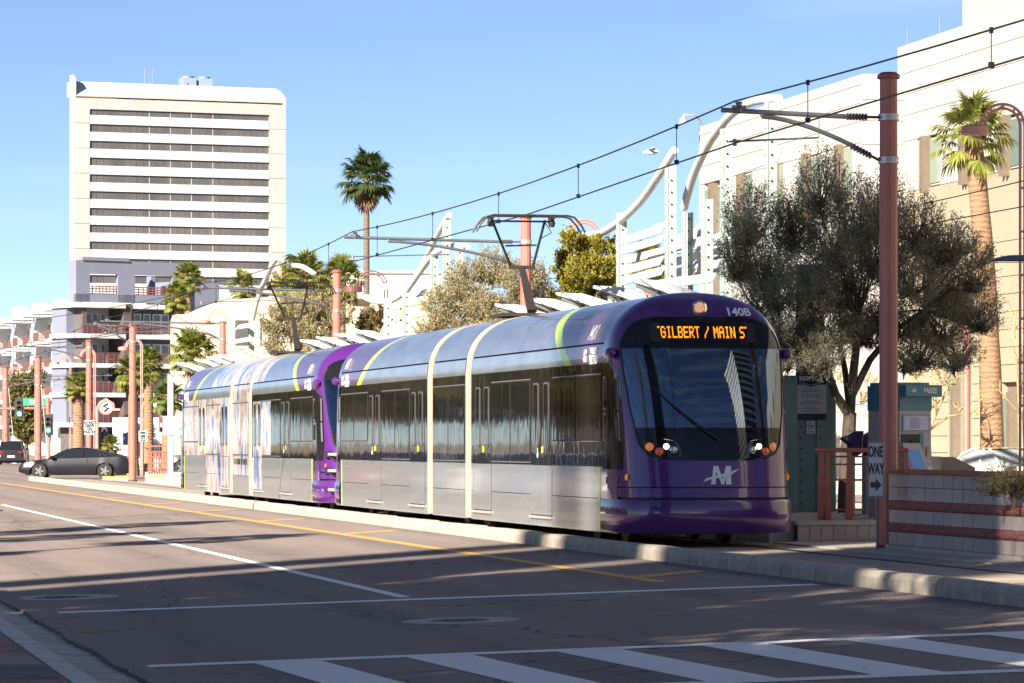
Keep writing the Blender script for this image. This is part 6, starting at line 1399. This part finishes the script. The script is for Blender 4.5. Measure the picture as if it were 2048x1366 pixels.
# traffic signals
SIGB = mat('signal_black', (.02, .022, .02), .6); GLIT = mat('signal_green', (.02, .8, .45), .4, emis=(.05, 1, .55), es=5)
def signal(label, px, py, w, sz=1.0, pole=False):
    X, Y = XY(px, w); z = ZZ(py, w); t = thing('traffic_signal', label, 'traffic light', (X, Y, z), -TH, 'traffic lights at the far crossing')
    bx(-.22, .22, -.05, .2, -.36, .95).build('housing', SIGB, t, bevel=.02); bx(-.34, .34, .0, .02, -.46, 1.06).build('backplate', SIGB, t)
    for i in range(3):
        m = GLIT if i == 0 else mat('signal_off', (.05, .03, .02), .4); fix(MB().lathe([(.15, -.06), (.12, -.09), (.01, -.1)], 16, (0, 0, i * .36 - .1 + .02), 'y').build('lens', m, t)); 
        v = MB(); v.grid([[(.17 * math.cos(a * .35), dy, i * .36 - .08 + .17 * math.sin(a * .35)) for a in range(10)] for dy in (-.05, -.32)]); v.build('visor', SIGB, t)
    if pole: MB().tube([(0, .3, -z), (0, .3, 1.2)], .09, 8).build('post', REDM, t)
    return t
signal('green traffic light hung from the signal arm at far left', 39, 825, 258); signal('green traffic light on its own post right of the orange-red pole', 97, 858, 262, pole=True)
X, Y = XY(96, 263); t = thing('signal_mast', 'red signal mast with a long arm toward the left edge', 'mast', (X, Y, 0), -TH); MB().lathe([(.2, 0), (.13, ZZ(795, 263))], 10).build('post', REDM, t, True); MB().tube([(0, 0, ZZ(816, 263)), (-4, -.2, ZZ(818, 263))], .09, 8).build('arm', REDM, t)
# small bird over the station
p = W(1302, 305, 85); t = thing('bird', 'pale bird gliding against the sky left of the curved tube end', 'bird', tuple(p), R(-100)); BIRD = mat('bird_grey', (.55, .58, .62), .8)
b = MB(); b.tube([(0, -.2, 0), (0, -.12, .01), (0, 0, .0), (0, .1, .01), (0, .16, .03), (0, .2, .03)], [.01, .05, .06, .045, .035, .006], 8)
for s in (-1, 1): b.add([(s * .03, .07, .03), (s * .2, .10, .10), (s * .38, .0, .07), (s * .2, -.06, .07), (s * .03, -.06, .03), (s * .2, .03, .115)], [(0, 1, 5, 4), (1, 2, 5), (2, 3, 5), (3, 4, 5)])
b.add([(0, -.18, .0), (-.06, -.3, 0), (.06, -.3, 0)], [(0, 1, 2)]); b.build('body', BIRD, t, True)

# cars parked along the left kerb, outside the frame: they stand mirrored in the tram windows
PK = [paint('car_silver', (.45, .46, .47), .3, 1, .5), paint('car_blue', (.03, .08, .25), .3), WHCAR, SUVP, paint('car_red', (.28, .03, .02), .3)]
for i, y in enumerate((88, 95.5, 104, 112, 121)):
    car('parked_car', ['silver car', 'blue car', 'white car', 'black car', 'red car'][i] + ' parked along the left kerb, mirrored in the tram windows', (4.05, y + 4.6, roadz(4.05)), R(-90), 4.6, 1.8, [(0, .6), (.04, .75), (.25, .88), (.3, .93), (.85, 1.0), (.97, 1.02), (1, .6)], [(.24, .9), (.38, 1.34), (.5, 1.45), (.68, 1.42), (.88, 1.02)], PK[i], (.18, .8), .33, 'cars parked along the left kerb')
